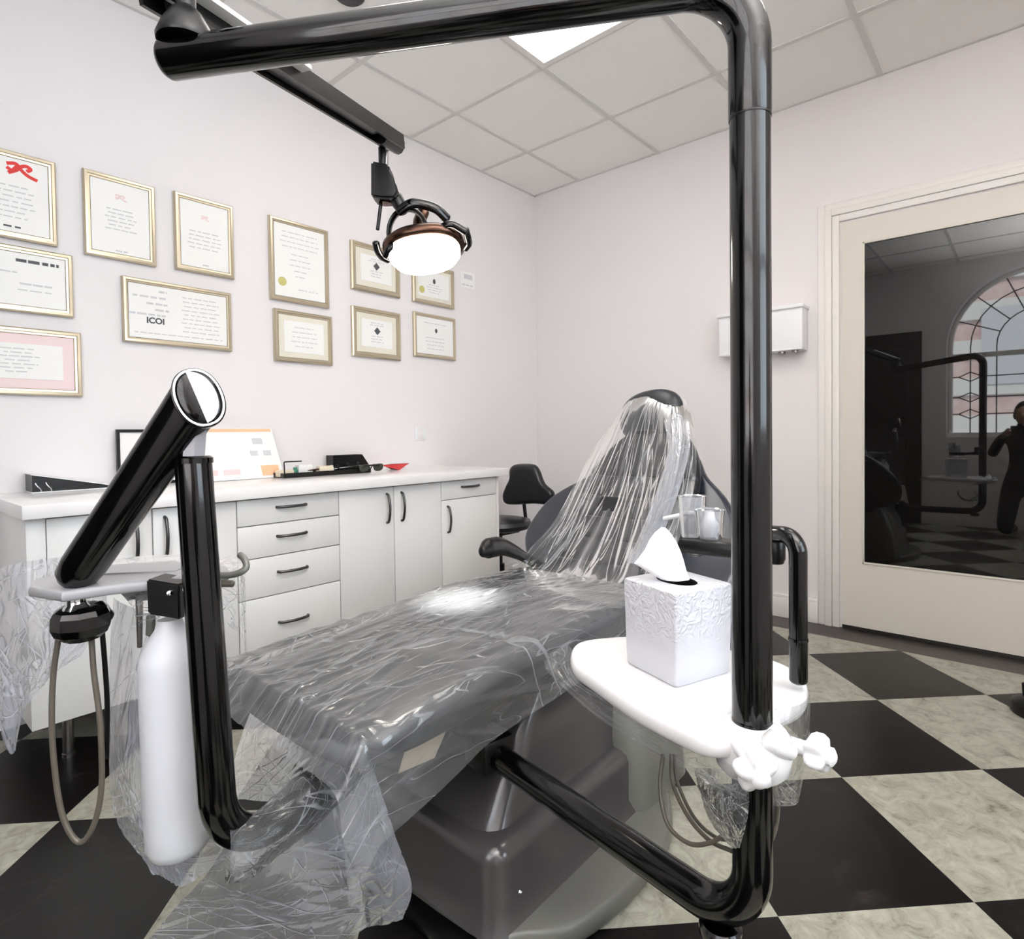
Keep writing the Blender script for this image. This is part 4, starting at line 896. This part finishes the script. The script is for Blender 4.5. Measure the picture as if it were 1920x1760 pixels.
for j, (xa, ya, xb, yb) in enumerate(prof):
    pa, pb = at(xa, ya, D0), at(xb, yb, D0); c = (pa + pb) / 2; a = (pb - pa).length / 2; ex_ = (pb - pa).normalized(); f = j / (len(prof) - 1)
    ring = []
    for k in range(48):
        t = 2 * PI * k / 48; rr = 1 + .07 * math.sin(3 * t + 1.1) * (1 - .2 * f) + .03 * math.sin(7 * t + j * .5)
        ring.append(bm.verts.new(c + ex_ * (a * math.cos(t) * (rr if abs(math.cos(t)) < .7 else 1.02)) + FW * (min(a, .024) * (.75 - .35 * f) * math.sin(t) * rr)))
    R.append(ring)
for a, b in zip(R, R[1:]):
    for k in range(48): bm.faces.new((a[k], a[(k + 1) % 48], b[(k + 1) % 48], b[k]))
bm.faces.new(R[-1])
ti_ = tag(bm_obj('tissue', bm, 'tissue', None, ang=80), 'white paper tissue pulled up out of the tissue box', 'tissue')

# ------------------------------------------------------------------ assistant arm behind the post with cup tray
aa = empty('assistant_arm', tuple(on(1497, 1290, 2, ZTB)), 'thin black hooked tube behind the tall post carrying a small cup tray', 'arm')
b0 = on(1497, 1290, 2, ZTB + .002); DA = (b0 - CAM).dot(FW); zt2 = at(1497, 1003, DA).z
hl = at(1440, 1018, DA + .05); hl.z = zt2 - .005
pth = fillet([b0 + V(0, 0, .0135), V(b0.x, b0.y, zt2), hl], .045, 12)
tube('hooked_tube', pth, .0135, 'black', aa, 18)
lathe('joint_ring', [(.0125, -.002), (.0146, -.002), (.0146, .002), (.0125, .002)], V(b0.x, b0.y, at(1497, 1197, DA).z), (0, 0, 1), 'black', aa, 20)
jb = at(1452, 1030, DA + .05)
lathe('swivel_joint', [(.001, -.022), (.014, -.022), (.017, -.014), (.017, .012), (.012, .02), (.001, .02)], jb, (0, 0, 1), 'blackp', aa, 18)
t0, t1 = at(1290, 1047, 1.10), at(1372, 1050, 1.05); t0.z = t1.z = zt2 - .045
tube('link_bar', [jb + V(0, 0, -.01), t1 + V(0, 0, .0)], .011, 'blackp', aa, 12)
dt = (t1 - t0).normalized(); wn = dt.cross(V(0, 0, 1)).normalized()
bm = bmesh.new(); r_ = [V(0, 0, 0)]
for z_, gw in ((-.012, -.006), (-.008, 0), (.010, 0), (.012, -.004)):
    pass
ol2 = [(-.005, -.03), (.095, -.03), (.095, .03), (-.005, .03)]
pad('cup_tray', smooth_outline([(-.01, -.022), (.0, -.030), (.045, -.032), (.09, -.030), (.10, -.022), (.10, .022), (.09, .03), (.045, .032), (.0, .03), (-.01, .022)], 3), t0, dt, wn, V(0, 0, 1), .026, 'blackp', aa, .009)
zc = t0.z + .0135
def cup(name, px, r0, r1, h, m, lab, fill=None):
    c = at(px, 1040, (t0 - CAM).dot(FW)); s = (c - t0).dot(dt); c = t0 + dt * s; c.z = zc
    e = lathe(name, [(.001, 0), (r0, 0), (r1, h), (r1 + .0015, h + .001), (r1 - .001, h - .001), (r0 - .0015, .002), (.001, .002)], c, (0, 0, 1), m, None, 28)
    return tag(e, lab, 'cup'), c
cup('plastic_cup', 1301, .020, .025, .075, 'cup', 'tall clear plastic cup on the small black cup tray')
e, c = cup('glass_cup', 1342, .022, .027, .052, 'cup', 'short clear cup with a white roll inside beside the tall cup')
tag(lathe('cotton_roll', [(.001, 0), (.011, .001), (.017, .012), (.016, .024), (.010, .036), (.009, .046), (.001, .047)], c + V(0, 0, .003), (0, 0, 1), 'white', None, 20), 'white waisted roll standing in the short clear cup', 'cotton roll')
tube('suction_nozzle', spline([at(1246, 972, 1.16), at(1275, 966, 1.13), at(1300, 962, 1.11), at(1312, 975, 1.10)], 5), .0045, 'white', aa, 10)
bm = bmesh.new(); sweep(bm, [at(1300, 978, 1.11), at(1305, 1035, 1.11)], [.014, .016], 14); bm_obj('suction_handle', bm, 'cup', aa)
# hoses below the table
tag(tube('hose', spline([at(1243, 1415, .95), at(1238, 1480, .93), at(1252, 1545, .9), at(1290, 1580, .87), at(1330, 1580, .84), at(1365, 1560, .82)], 8), .0032, 'hose', None, 10), 'outer loop of thin brown hose hanging under the white side table', 'hose', 'thin hoses under the side table')
tag(tube('hose', spline([at(1258, 1415, .97), at(1262, 1470, .95), at(1290, 1530, .91), at(1330, 1575, .87), at(1372, 1595, .84)], 8), .0032, 'hose', None, 10), 'inner slanting brown hose under the white side table', 'hose', 'thin hoses under the side table')
tag(tube('hose', spline([at(1264, 1415, .98), at(1270, 1465, .96), at(1300, 1530, .92), at(1340, 1568, .88), at(1378, 1575, .84)], 8), .0028, 'hose', None, 10), 'thinnest innermost hose under the white side table, closest to the post', 'hose', 'thin hoses under the side table')
tag(tube('hose', spline([at(1440, 1440, .86), at(1458, 1500, .87), at(1452, 1560, .87), at(1425, 1610, .86), at(1405, 1640, .85)], 8), .0032, 'hose', None, 10), 'dark hose bowing out on the door side of the post', 'hose', 'thin hoses under the side table')

# ------------------------------------------------------------------ delivery unit
DZ = V(1.856, -3.116, 0); dR = .0268
du = empty('delivery_unit', (1.856, -3.116, .42), 'black tubular delivery arm with raised slanting upper arm in front of the cabinets', 'delivery unit')
p_top = at(362, 858, .905); p_bot = at(408, 1560, .90); p_arm = at(640, 1452, 1.12); p_arm.z = p_bot.z + .004
pb2 = at(415, 1612, .90); p_arm = at(645, 1450, 1.13)
path = fillet([p_top, pb2, p_arm], .10, 16)
tube('lower_tube', path, [dR - .001] + [dR] * (len(path) - 1), 'black', du, 28, cap='flat')
lathe('tube_rim', [(dR - .006, 0), (dR + .001, 0), (dR + .001, .008), (dR - .003, .011), (dR - .006, .011)], p_top - V(0, 0, .008), (0, 0, 1), 'black', du, 28)
g0_, g1_ = p_top + V(0, 0, -.01), at(368, 785, .905)
bm = bmesh.new(); sweep(bm, [g0_, g1_], .017, 6, cap='flat', up0=RT); bm_obj('grey_post', bm, 'traygrey', du, ang=25)
bm = bmesh.new(); sweep(bm, [g0_ + RT * -.016, at(350, 800, .905)], .010, 10, cap='flat'); bm_obj('inner_post', bm, 'white', du)
a_t, a_b = at(368, 752, .90), at(135, 1092, .92)
axd = (a_b - a_t).normalized(); cn = (UP - axd * UP.dot(axd)).normalized(); 
R = []
side = axd.cross(-FW).normalized(); nf = axd.cross(side)
for f, a, b in ((-.035, .036, .034), (0, .037, .036), (.08, .036, .035), (.5, .032, .032), (.9, .030, .030), (.97, .027, .027), (1.0, .020, .02), (1.012, .01, .01)):
    R.append(superel(a_t.lerp(a_b, f), side, nf, a, b, 40, 2.5))
loft('slanted_arm', R, 'black', du, ang=70)
# oval end cap facing up and towards the viewer
ec = at(373, 747, .878); nC = (-FW * .80 + RT * .48 + UP * .12).normalized(); yC = (UP * .90 - RT * .40); yC = (yC - nC * yC.dot(nC)).normalized(); xC = yC.cross(nC)
loft('cap_rim', [superel(ec + nC * z, xC, yC, a, b, 44, 2.2) for z, a, b in ((-.03, .030, .042), (-.004, .0335, .0455), (.004, .0335, .0455), (.006, .030, .042))], 'black', du, ang=60)
loft('cap_trim', [superel(ec + nC * z, xC, yC, a, b, 44, 2.2) for z, a, b in ((.004, .0325, .0445), (.009, .0315, .0435), (.009, .0285, .0405))], 'chrome', du, ang=60)
loft('end_cap', [superel(ec + nC * z, xC, yC, a, b, 44, 2.2) for z, a, b in ((.004, .0288, .0408), (.009, .0285, .0403), (.0112, .025, .036), (.0125, .012, .018))], 'black', du, ang=80)
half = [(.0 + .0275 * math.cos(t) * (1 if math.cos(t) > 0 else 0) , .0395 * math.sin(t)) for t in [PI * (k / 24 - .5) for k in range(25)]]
pad('cap_reflection_half', [(a - .004, b) for a, b in half][::1], ec + nC * .0125, -xC if xC.dot(RT) < 0 else xC, yC, nC, .004, 'white', du, .0015)  # white half over the black inset paints the cap's mirror reflection
sb = at(326, 800, .872); lathe('screw', [(.001, 0), (.004, 0), (.004, .002), (.001, .003)], sb, CAM - sb, 'chrome', du, 12)
lathe('chrome_neck', [(.016, -.03), (.017, -.01), (.013, 0), (.014, .012), (.024, .024), (.001, .026)], at(143, 1118, .93), (0, 0, -1), 'chrome', du, 28)
lathe('swivel_hub', [(.001, .0), (.026, .0), (.036, .006), (.040, .014), (.041, .032), (.036, .044), (.024, .054), (.001, .056)], at(152, 1134, .94), (0, 0, -1), 'black', du, 10, ang=20)
tube('side_knob', [at(178, 1142, .95), at(200, 1158, .96)], [.016, .013], 'black', du, 12)
# instrument tray
zt3 = .826
def dt_(px, py): p = on(px, py, 2, zt3); return (p.x, p.y)
tr_ol = [dt_(52, 1100), dt_(62, 1085), dt_(200, 1058), dt_(330, 1050), dt_(425, 1060), dt_(430, 1070), dt_(330, 1084), dt_(200, 1098), dt_(115, 1110)]
pad('instrument_tray', tr_ol, V(0, 0, zt3 - .008), V(1, 0, 0), V(0, 1, 0), V(0, 0, 1), .016, 'traygrey', du, .005)
hs = at(330, 1092, 1.02)
bm = bmesh.new(); v_ = [at(182, 1076, .98), at(330, 1070, 1.0), at(330, 1120, 1.0), at(262, 1128, .99), at(232, 1122, .98)]
f1 = [bm.verts.new(p) for p in v_]; f2 = [bm.verts.new(p + FW * .08) for p in v_]; bm.faces.new(f1); bm.faces.new(f2[::-1])
for k in range(5): bm.faces.new((f1[k], f2[k], f2[(k + 1) % 5], f1[(k + 1) % 5]))
bmesh.ops.bevel(bm, geom=list(bm.edges), offset=.004, segments=2, affect='EDGES'); bm_obj('head_housing', bm, 'traygrey', du)
tube('tray_handle', spline([at(395, 1078, .98), at(430, 1078, .98), at(452, 1072, .98), at(462, 1062, .985), at(458, 1048, .99), at(450, 1040, .995)], 6), .0055, 'greyl', du, 12)
tube('holder_lug', [at(412, 1094, 1.0), at(436, 1094, 1.0)], .006, 'hose', du, 10)
tube('instrument', [at(261, 1118, 1.0), at(262, 1212, 1.0)], [.006, .004], 'steel', du, 10); tube('instrument', [at(283, 1155, 1.0), at(282, 1188, 1.0)], .007, 'greyl', du, 10)
bm = bmesh.new(); v_ = [at(273, 1086, .93), at(336, 1096, .93), at(338, 1162, .93), at(276, 1152, .93)]
f1 = [bm.verts.new(p) for p in v_]; f2 = [bm.verts.new(p + FW * .05) for p in v_]; bm.faces.new(f1); bm.faces.new(f2[::-1])
for k in range(4): bm.faces.new((f1[k], f2[k], f2[(k + 1) % 4], f1[(k + 1) % 4]))
bmesh.ops.bevel(bm, geom=list(bm.edges), offset=.003, segments=2, affect='EDGES'); bk_ = bm_obj('bottle_bracket', bm, 'blackp', du)
c = at(318, 1112, .928); lathe('screw', [(.001, 0), (.005, 0), (.004, .003), (.001, .004)], c, CAM - c, 'chrome', bk_, 12)
# water bottle
bt = at(318, 1160, .965); bb = at(336, 1600, .965); ax = (bt - bb)
Lb = ax.length
tag(lathe('water_bottle', [(.001, 0), (.030, .002), (.042, .010), (.047, .024), (.0478, .05), (.0478, Lb - .075), (.045, Lb - .055), (.032, Lb - .03), (.022, Lb - .015), (.018, Lb), (.001, Lb)], bb, ax, 'bottle', None, 40), 'tall milky white water bottle hung beside the lower black tube', 'bottle')
# looped hoses
tag(tube('hose', spline([at(112, 1180, .95), at(99, 1280, .95), at(99, 1400, .95), at(115, 1520, .95), at(145, 1577, .95), at(172, 1555, .95), at(190, 1480, .95), at(188, 1360, .95), at(176, 1260, .95), at(171, 1188, .95)], 10), .0043, 'hose', None, 12), 'long U shaped loop of grey brown hose below the slanted arm', 'hose')
tag(tube('hose', spline([at(190, 1165, .97), at(197, 1250, .98), at(201, 1320, .99), at(200, 1420, 1.0)], 8), .004, 'blackp', None, 12), 'short straight dark hose hanging next to the long loop', 'hose')

# ------------------------------------------------------------------ clear polythene covers
# 1 seat and leg rest cover: follows the cushion, hangs over the edges and past the toe end
def seat_cover():
    nu, nv = 150, 230; bm = bmesh.new(); uvl = bm.loops.layers.uv.new(); G_ = []
    for j in range(nv + 1):
        v = j / nv; y = -2.955 + v * 1.22
        hw = .278 + .004 * math.sin(v * 9); hang = .13 + .05 * noise.noise(V(v * 4, 2, 1)) + .05 * max(0, .25 - v) * 4
        row = []
        for i in range(nu + 1):
            u = i / nu; s = (u - .5) * 2 * (hw + hang)
            ztop = seat_z(min(max(y, -2.88), -1.76)) + .006
            if y < -2.90: ztop -= (-2.90 - y) * 1.2
            sl = 1 if s > 0 else -1
            if abs(s) <= hw - .02: x, z = s, ztop
            else:
                e_ = abs(s) - (hw - .02); r_ = .035; a = min(e_ / r_, PI / 2); x = sl * (hw - .02 + r_ * math.sin(a)); z = ztop - r_ * (1 - math.cos(a)); e2 = max(0, e_ - r_ * PI / 2)
                z -= e2; x += sl * e2 * .18
            fold = noise.noise(V(s * 16 + y * 5, y * 2.6, 3)); f2 = noise.noise(V(s * 34 + y * 12, y * 7, 8)); f3 = noise.noise(V(s * 8, y * 30, 4))
            toe = max(0, 1 - (y + 2.955) / .22)
            h = .0045 * wrinkle(s * 1.6, y, 3, 11, ((8, 1.2), (22, .8), (-6, 1), (80, .4))) + .002 * f2 * (.3 + toe) + .0015 * fold + (.007 * math.exp(-((y + 2.87) / .05) ** 2) + .004 * math.exp(-((abs(s) - hw) / .03) ** 2)) * noise.noise(V(s * 26, y * 26, 5))
            out = max(0, abs(s) - hw) * 2
            row.append(bm.verts.new((CX + x + sl * h * out * 3, y, z + max(h, -.004) * (1 - min(out, 1)) + .002)))
        G_.append(row)
    for j in range(nv):
        for i in range(nu):
            f = bm.faces.new((G_[j][i], G_[j][i + 1], G_[j + 1][i + 1], G_[j + 1][i]))
            for l, (uu, vv) in zip(f.loops, ((i, j), (i + 1, j), (i + 1, j + 1), (i, j + 1))): l[uvl].uv = (vv / nv * 2.2, uu / nu)
    me = bpy.data.meshes.new('plastic_cover'); bm.to_mesh(me); bm.free(); return link('plastic_cover', me, 'film_top', ang=180)
PC = 'clear plastic barrier covers'
tag(seat_cover(), 'glossy creased clear plastic stretched over the seat and leg rest', 'plastic cover', PC)
# 2 drape from the headrest over the backrest
def BP(a, t, n): return BO + BX * a + BT * t + BN * n
tag(sheet('plastic_cover', [
    [BP(-.16, .92, -.06), BP(-.19, .86, .01), BP(-.21, .78, .05), BP(-.245, .62, .06), BP(-.26, .42, .065), BP(-.26, .22, .08), BP(-.29, .06, .11), BP(-.32, -.02, .12)],
    [BP(-.12, .935, -.05), BP(-.14, .89, .05), BP(-.15, .80, .10), BP(-.16, .62, .08), BP(-.17, .42, .062), BP(-.17, .22, .065), BP(-.18, .05, .08), BP(-.19, -.02, .09)],
    [BP(-.055, .94, -.04), BP(-.055, .905, .07), BP(-.055, .80, .11), BP(-.05, .62, .085), BP(-.03, .42, .062), BP(-.02, .22, .062), BP(-.02, .05, .075), BP(-.02, -.02, .09)],
    [BP(.01, .935, -.05), BP(.03, .89, .05), BP(.04, .80, .09), BP(.09, .62, .08), BP(.12, .42, .068), BP(.15, .22, .07), BP(.18, .06, .085), BP(.18, -.01, .09)],
    [BP(.05, .92, -.06), BP(.08, .86, .01), BP(.12, .78, .05), BP(.19, .62, .05), BP(.24, .42, .055), BP(.26, .22, .075), BP(.28, .08, .10), BP(.28, 0, .11)]], 'film_v', None, 170, 130, .013, 4, .7, 11, fw=11, wd_=((2, 1), (9, .7), (-9, .8))),
    'tent of clear plastic falling from the headrest over the backrest', 'plastic cover', PC)
tag(sheet('plastic_cover', [
    [BP(.05, .70, .10), BP(.11, .56, .10), BP(.13, .38, .10), BP(.14, .2, .11), BP(.14, .06, .12)],
    [BP(.10, .72, .12), BP(.155, .56, .13), BP(.175, .38, .13), BP(.18, .2, .14), BP(.175, .05, .15)],
    [BP(.15, .70, .09), BP(.20, .56, .10), BP(.22, .38, .11), BP(.225, .2, .12), BP(.22, .06, .12)]], 'film_w', None, 60, 110, .02, 5, .8, 101, fw=9, wd_=((2, 1), (9, .7), (-9, .8))),
    'gathered milky bundle of plastic hanging down the door side of the backrest', 'plastic cover', PC)
# 3 toe end drape to the lower left, towards the delivery tube
tag(sheet('plastic_cover', [
    [at(505, 1240, 1.62), at(470, 1330, 1.50), at(440, 1420, 1.36), at(432, 1500, 1.2)],
    [at(560, 1275, 1.50), at(545, 1350, 1.42), at(520, 1430, 1.30), at(500, 1500, 1.15)],
    [at(640, 1310, 1.40), at(630, 1370, 1.34), at(600, 1430, 1.24), at(560, 1500, 1.1)],
    [at(750, 1330, 1.38), at(745, 1400, 1.30), at(715, 1440, 1.22), at(650, 1480, 1.12)]], 'film_t', None, 110, 90, .016, 4, 1.6, 21),
    'clear plastic hanging off the toe end of the leg rest', 'plastic cover', PC)
# 4 sleeve on the tube elbow
def sleeve(path, r, seed, name='plastic_cover', m='film', amp=.009):
    path = [Vector(p) for p in path]; n = len(path); bm = bmesh.new(); uvl = bm.loops.layers.uv.new(); rings = []
    T = [(path[min(i + 1, n - 1)] - path[max(i - 1, 0)]).normalized() for i in range(n)]; nrm = (UP - T[0] * UP.dot(T[0])).normalized()
    for i in range(n):
        nrm = (nrm - T[i] * nrm.dot(T[i])).normalized(); bn = T[i].cross(nrm); ring = []
        for k in range(64):
            a = 2 * PI * k / 64; rr = r + amp * (noise.noise(V(math.cos(a) * 1.2, math.sin(a) * 1.2, i * .12 + seed)) + .5 * abs(noise.noise(V(math.cos(a) * 4, math.sin(a) * 4, i * .5 + seed))))
            ring.append(bm.verts.new(path[i] + (nrm * math.cos(a) + bn * math.sin(a)) * rr))
        rings.append(ring)
    for j in range(n - 1):
        for k in range(64):
            f = bm.faces.new((rings[j][k], rings[j][(k + 1) % 64], rings[j + 1][(k + 1) % 64], rings[j + 1][k]))
            for l, (uu, vv) in zip(f.loops, ((k, j), (k + 1, j), (k + 1, j + 1), (k, j + 1))): l[uvl].uv = (uu / 64 * 1.2, vv / n)
    me = bpy.data.meshes.new(name); bm.to_mesh(me); bm.free(); return link(name, me, m, ang=180)
ep_ = [p for p in spline(path[9:], 3)]
tag(sleeve(spline([at(425, 1600, .9), at(470, 1585, .92), at(530, 1540, .97), at(590, 1490, 1.05), at(640, 1440, 1.12), at(700, 1410, 1.18)], 8), .039, 2), 'clear plastic sleeve round the bottom bend of the lower tube', 'plastic cover', PC)
# 5 big loose sheet falling to the floor
tag(sheet('plastic_cover', [
    [at(420, 1590, 1.00), at(380, 1650, 1.04), at(330, 1700, 1.08), at(268, 1775, 1.10)],
    [at(500, 1560, 1.02), at(490, 1640, 1.04), at(460, 1710, 1.07), at(420, 1790, 1.09)],
    [at(590, 1520, 1.08), at(600, 1620, 1.07), at(590, 1700, 1.08), at(570, 1790, 1.10)],
    [at(660, 1470, 1.12), at(690, 1580, 1.08), at(700, 1660, 1.08), at(690, 1740, 1.10)],
    [at(700, 1440, 1.16), at(740, 1560, 1.12), at(772, 1660, 1.10), at(755, 1722, 1.10)]], 'film_w', None, 130, 100, .022, 6, 1.6, 31),
    'loose milky plastic sheet trailing to the floor below the leg rest', 'plastic cover', PC)
# 6 plastic round the bottle
tag(sheet('plastic_cover', [
    [at(212, 1120, 1.08), at(205, 1300, 1.05), at(205, 1450, 1.03), at(222, 1550, 1.02), at(285, 1640, 1.0)],
    [at(250, 1140, 1.06), at(245, 1300, 1.02), at(245, 1450, 1.0), at(265, 1560, 1.0), at(315, 1650, 1.0)],
    [at(300, 1160, 1.05), at(292, 1300, 1.03), at(300, 1450, 1.02), at(320, 1580, 1.02), at(350, 1660, 1.02)],
    [at(345, 1170, 1.05), at(350, 1300, 1.04), at(360, 1450, 1.03), at(390, 1560, 1.02), at(430, 1600, 1.02)]], 'film_w', None, 90, 130, .016, 3, 4, 41),
    'long clear plastic bag behind the milky water bottle', 'plastic cover', PC)
# 7 tray bag, far left
tag(sheet('plastic_cover', [
    [at(-30, 1075, 1.12), at(-25, 1150, 1.1), at(-20, 1260, 1.08), at(-10, 1300, 1.07)],
    [at(10, 1062, 1.10), at(10, 1170, 1.08), at(12, 1290, 1.06), at(18, 1415, 1.05)],
    [at(60, 1050, 1.10), at(60, 1170, 1.06), at(62, 1260, 1.05), at(45, 1335, 1.05)],
    [at(125, 1045, 1.10), at(118, 1160, 1.05), at(105, 1240, 1.04), at(80, 1280, 1.04)],
    [at(200, 1050, 1.10), at(200, 1110, 1.07), at(190, 1160, 1.05), at(150, 1230, 1.04)]], 'film_w', None, 100, 90, .018, 5, 3, 51),
    'clear plastic bag over the outer end of the instrument tray', 'plastic cover', PC)
tag(sheet('plastic_cover', [
    [at(180, 1050, 1.16), at(190, 1075, 1.06), at(240, 1128, .975), at(262, 1180, .98)],
    [at(300, 1040, 1.16), at(300, 1066, 1.05), at(320, 1090, .995), at(330, 1150, 1.0)],
    [at(400, 1042, 1.14), at(420, 1064, 1.04), at(436, 1090, 1.0), at(440, 1180, 1.02)],
    [at(455, 1042, 1.1), at(462, 1066, 1.03), at(460, 1090, 1.02), at(462, 1230, 1.04)]], 'film', None, 90, 70, .010, 6, 2, 61),
    'clear plastic draped over the handle end of the instrument tray', 'plastic cover', PC)
# 8 bag under the white table
tag(sheet('plastic_cover', [
    [at(1020, 1240, 1.16), at(1060, 1208, 1.15), at(1075, 1225, 1.13)],
    [at(1030, 1262, 1.12), at(1070, 1270, 1.08), at(1105, 1268, 1.06)],
    [at(1120, 1345, .98), at(1150, 1330, .98), at(1185, 1322, .96)],
    [at(1235, 1415, .88), at(1255, 1395, .88), at(1270, 1365, .88)],
    [at(1340, 1475, .79), at(1345, 1440, .79), at(1350, 1400, .795)],
    [at(1400, 1500, .755), at(1405, 1470, .75), at(1410, 1450, .75)]], 'film', None, 60, 150, .012, 2, 8, 71),
    'clear plastic hem hanging round the edge of the white side table', 'plastic cover', PC)
tag(sheet('plastic_cover', [
    [at(1300, 1440, .84), at(1310, 1480, .84), at(1330, 1540, .83), at(1372, 1592, .80)],
    [at(1345, 1440, .80), at(1350, 1490, .79), at(1360, 1540, .78), at(1382, 1590, .78)],
    [at(1405, 1440, .77), at(1404, 1490, .765), at(1400, 1540, .765), at(1386, 1590, .775)]], 'film', None, 60, 80, .012, 3, 3, 81),
    'gathered tail of clear plastic in front of the lower part of the post', 'plastic cover', PC)
tag(sheet('plastic_cover', [
    [at(1440, 1330, .84), at(1436, 1440, .84), at(1430, 1510, .84)],
    [at(1500, 1320, .86), at(1500, 1440, .86), at(1490, 1510, .86)],
    [at(1520, 1300, .90), at(1516, 1400, .89), at(1500, 1490, .88)]], 'film_t', None, 60, 60, .003, 2, 1.5, 91),
    'flat clear plastic flap hanging on the door side of the post', 'plastic cover', PC)

# ------------------------------------------------------------------ the photographer, seen only as a dark shape in the door glass
def skin_chain(name, verts, edges, m, parent, sub=2):
    me = bpy.data.meshes.new(name); me.from_pydata([v[:3] for v in verts], edges, []); o = bpy.data.objects.new(name, me); col.objects.link(o)
    md = o.modifiers.new('s', 'SKIN'); md.use_smooth_shade = True; o.modifiers.new('d', 'SUBSURF').levels = sub; o.modifiers['d'].render_levels = sub
    for v, q in zip(me.skin_vertices[0].data, verts): v.radius = (q[3], q[4] if len(q) > 4 else q[3])
    me.skin_vertices[0].data[0].use_root = True
    bpy.context.view_layer.update(); me2 = bpy.data.meshes.new_from_object(o.evaluated_get(bpy.context.evaluated_depsgraph_get())); bpy.data.objects.remove(o)
    ob = link(name, me2, m, parent, ang=180); return ob
PXp, PYp = 2.80, -3.86; ya = math.radians(8); pc, ps = math.cos(ya), math.sin(ya)
def PW(x, y, z): return (PXp + x * pc - y * ps, PYp + x * ps + y * pc, z)      # x to the side, y forward
per = empty('person', (PXp, PYp, 0), 'person in dark clothes kneeling behind a camera, reflected in the dark door glass', 'person')
bv = [(0, 0, .52, .12, .095), (0, .0, .70, .125, .09), (0, .02, .88, .14, .10), (0, .03, 1.00, .075, .07), (0, .045, 1.065, .05, .05),
      (.17, .02, .965, .058), (.25, .06, .78, .045), (.13, .22, .96, .033), (-.17, .02, .965, .058), (-.25, .06, .78, .045), (-.13, .22, .96, .033),
      (.10, .03, .46, .095), (.13, .17, .09, .065), (.13, -.20, .065, .045), (.13, -.32, .04, .035), (-.10, .03, .46, .095), (-.13, .17, .09, .065), (-.13, -.20, .065, .045), (-.13, -.32, .04, .035)]
bv = [PW(*v[:3]) + tuple(v[3:]) for v in bv]
skin_chain('clothed_body', bv, [(0, 1), (1, 2), (2, 3), (3, 4), (2, 5), (5, 6), (6, 7), (2, 8), (8, 9), (9, 10), (0, 11), (11, 12), (12, 13), (13, 14), (0, 15), (15, 16), (16, 17), (17, 18)], 'cloth', per)
hd = V(*PW(0, .075, 1.165)); HF = V(-ps, pc, 0); HR = V(pc, ps, 0); HU = V(0, 0, 1)
bm = bmesh.new(); bmesh.ops.create_uvsphere(bm, u_segments=36, v_segments=28, radius=1)
for v in bm.verts:
    x, y, z = v.co.x, v.co.y, v.co.z
    w_ = .074 * (1 - .22 * max(0, -z)); dd = .096 * (1 - .10 * max(0, -z)); hh = .118
    nose = .024 * math.exp(-((x / .2) ** 2 + ((z + .12) / .18) ** 2)) * (y > 0); eye = -.008 * math.exp(-(((abs(x) - .38) / .18) ** 2 + ((z - .05) / .12) ** 2)) * (y > 0)
    lip = .006 * math.exp(-((x / .3) ** 2 + ((z + .48) / .07) ** 2)) * (y > 0); chin = .012 * math.exp(-((x / .3) ** 2 + ((z + .8) / .2) ** 2)) * (y > 0)
    v.co = hd + HR * (x * w_) + HF * (y * dd + nose + eye + lip + chin) + HU * (z * hh)
bm_obj('head', bm, 'skin', per, ang=180)
bm = bmesh.new(); bmesh.ops.create_uvsphere(bm, u_segments=36, v_segments=28, radius=1)
for v in bm.verts:
    x, y, z = v.co.x, v.co.y, v.co.z; lo_ = -.35 if y < .2 else .45
    z2 = max(z, lo_); v.co = hd + HR * (x * .082 * (1.0 if z > lo_ else .9)) + HF * (min(y, .72) * .104 - .006) + HU * (z2 * .128 + .004)
bm_obj('hair', bm, 'cloth', per, ang=180)
for sg_ in (-1, 1):
    bm = bmesh.new(); bmesh.ops.create_uvsphere(bm, u_segments=14, v_segments=10, radius=1)
    for v in bm.verts: v.co = hd + HR * (sg_ * .076 + v.co.x * .010) + HF * (-.004 + v.co.y * .016) + HU * (-.004 + v.co.z * .030)
    bm_obj('ear', bm, 'skin', per, ang=180)
    wr = V(*PW(sg_ * .13, .22, .96)); pl_ = V(*PW(sg_ * .095, .275, 1.005))
    hv_ = [tuple(wr) + (.026, .020), tuple(wr.lerp(pl_, .5)) + (.032, .018), tuple(pl_) + (.034, .016)]; he = [(0, 1), (1, 2)]
    for k in range(4):   # fingers curl over the front of the camera body
        b_ = len(hv_); zz = 1.035 - .019 * k; L_ = (.9, 1, .95, .75)[k]
        hv_ += [PW(sg_ * .088, .305, zz) + (.0095,), PW(sg_ * (.088 - .012), .305 + .032 * L_, zz) + (.0088,), PW(sg_ * (.088 - .035 * L_), .305 + .040 * L_, zz - .002) + (.008,)]
        he += [(2, b_), (b_, b_ + 1), (b_ + 1, b_ + 2)]
    b_ = len(hv_); hv_ += [PW(sg_ * .075, .262, 1.012) + (.0105,), PW(sg_ * .052, .258, 1.022) + (.0095,)]; he += [(1, b_), (b_, b_ + 1)]
    skin_chain('hand', hv_, he, 'skin', per, 1)
cmr = empty('photo_camera', PW(0, .3, 1.0), 'black camera held by the kneeling person, reflected in the door glass', 'camera')
c_ = V(*PW(0, .29, 1.02)); bm = bmesh.new(); abox(bm, (-.068, -.02, -.045), (.068, .025, .045), .010); abox(bm, (-.022, -.018, .04), (.022, .02, .065), .006)
bmesh.ops.transform(bm, matrix=Matrix.Translation(c_) @ Matrix.Rotation(ya, 4, 'Z'), verts=bm.verts); bm_obj('camera_body', bm, 'blackp', cmr)
lathe('lens_barrel', [(.001, 0), (.030, 0), (.032, .02), (.036, .045), (.030, .047), (.001, .040)], c_ + HF * .024, HF, 'blackp', cmr, 24)
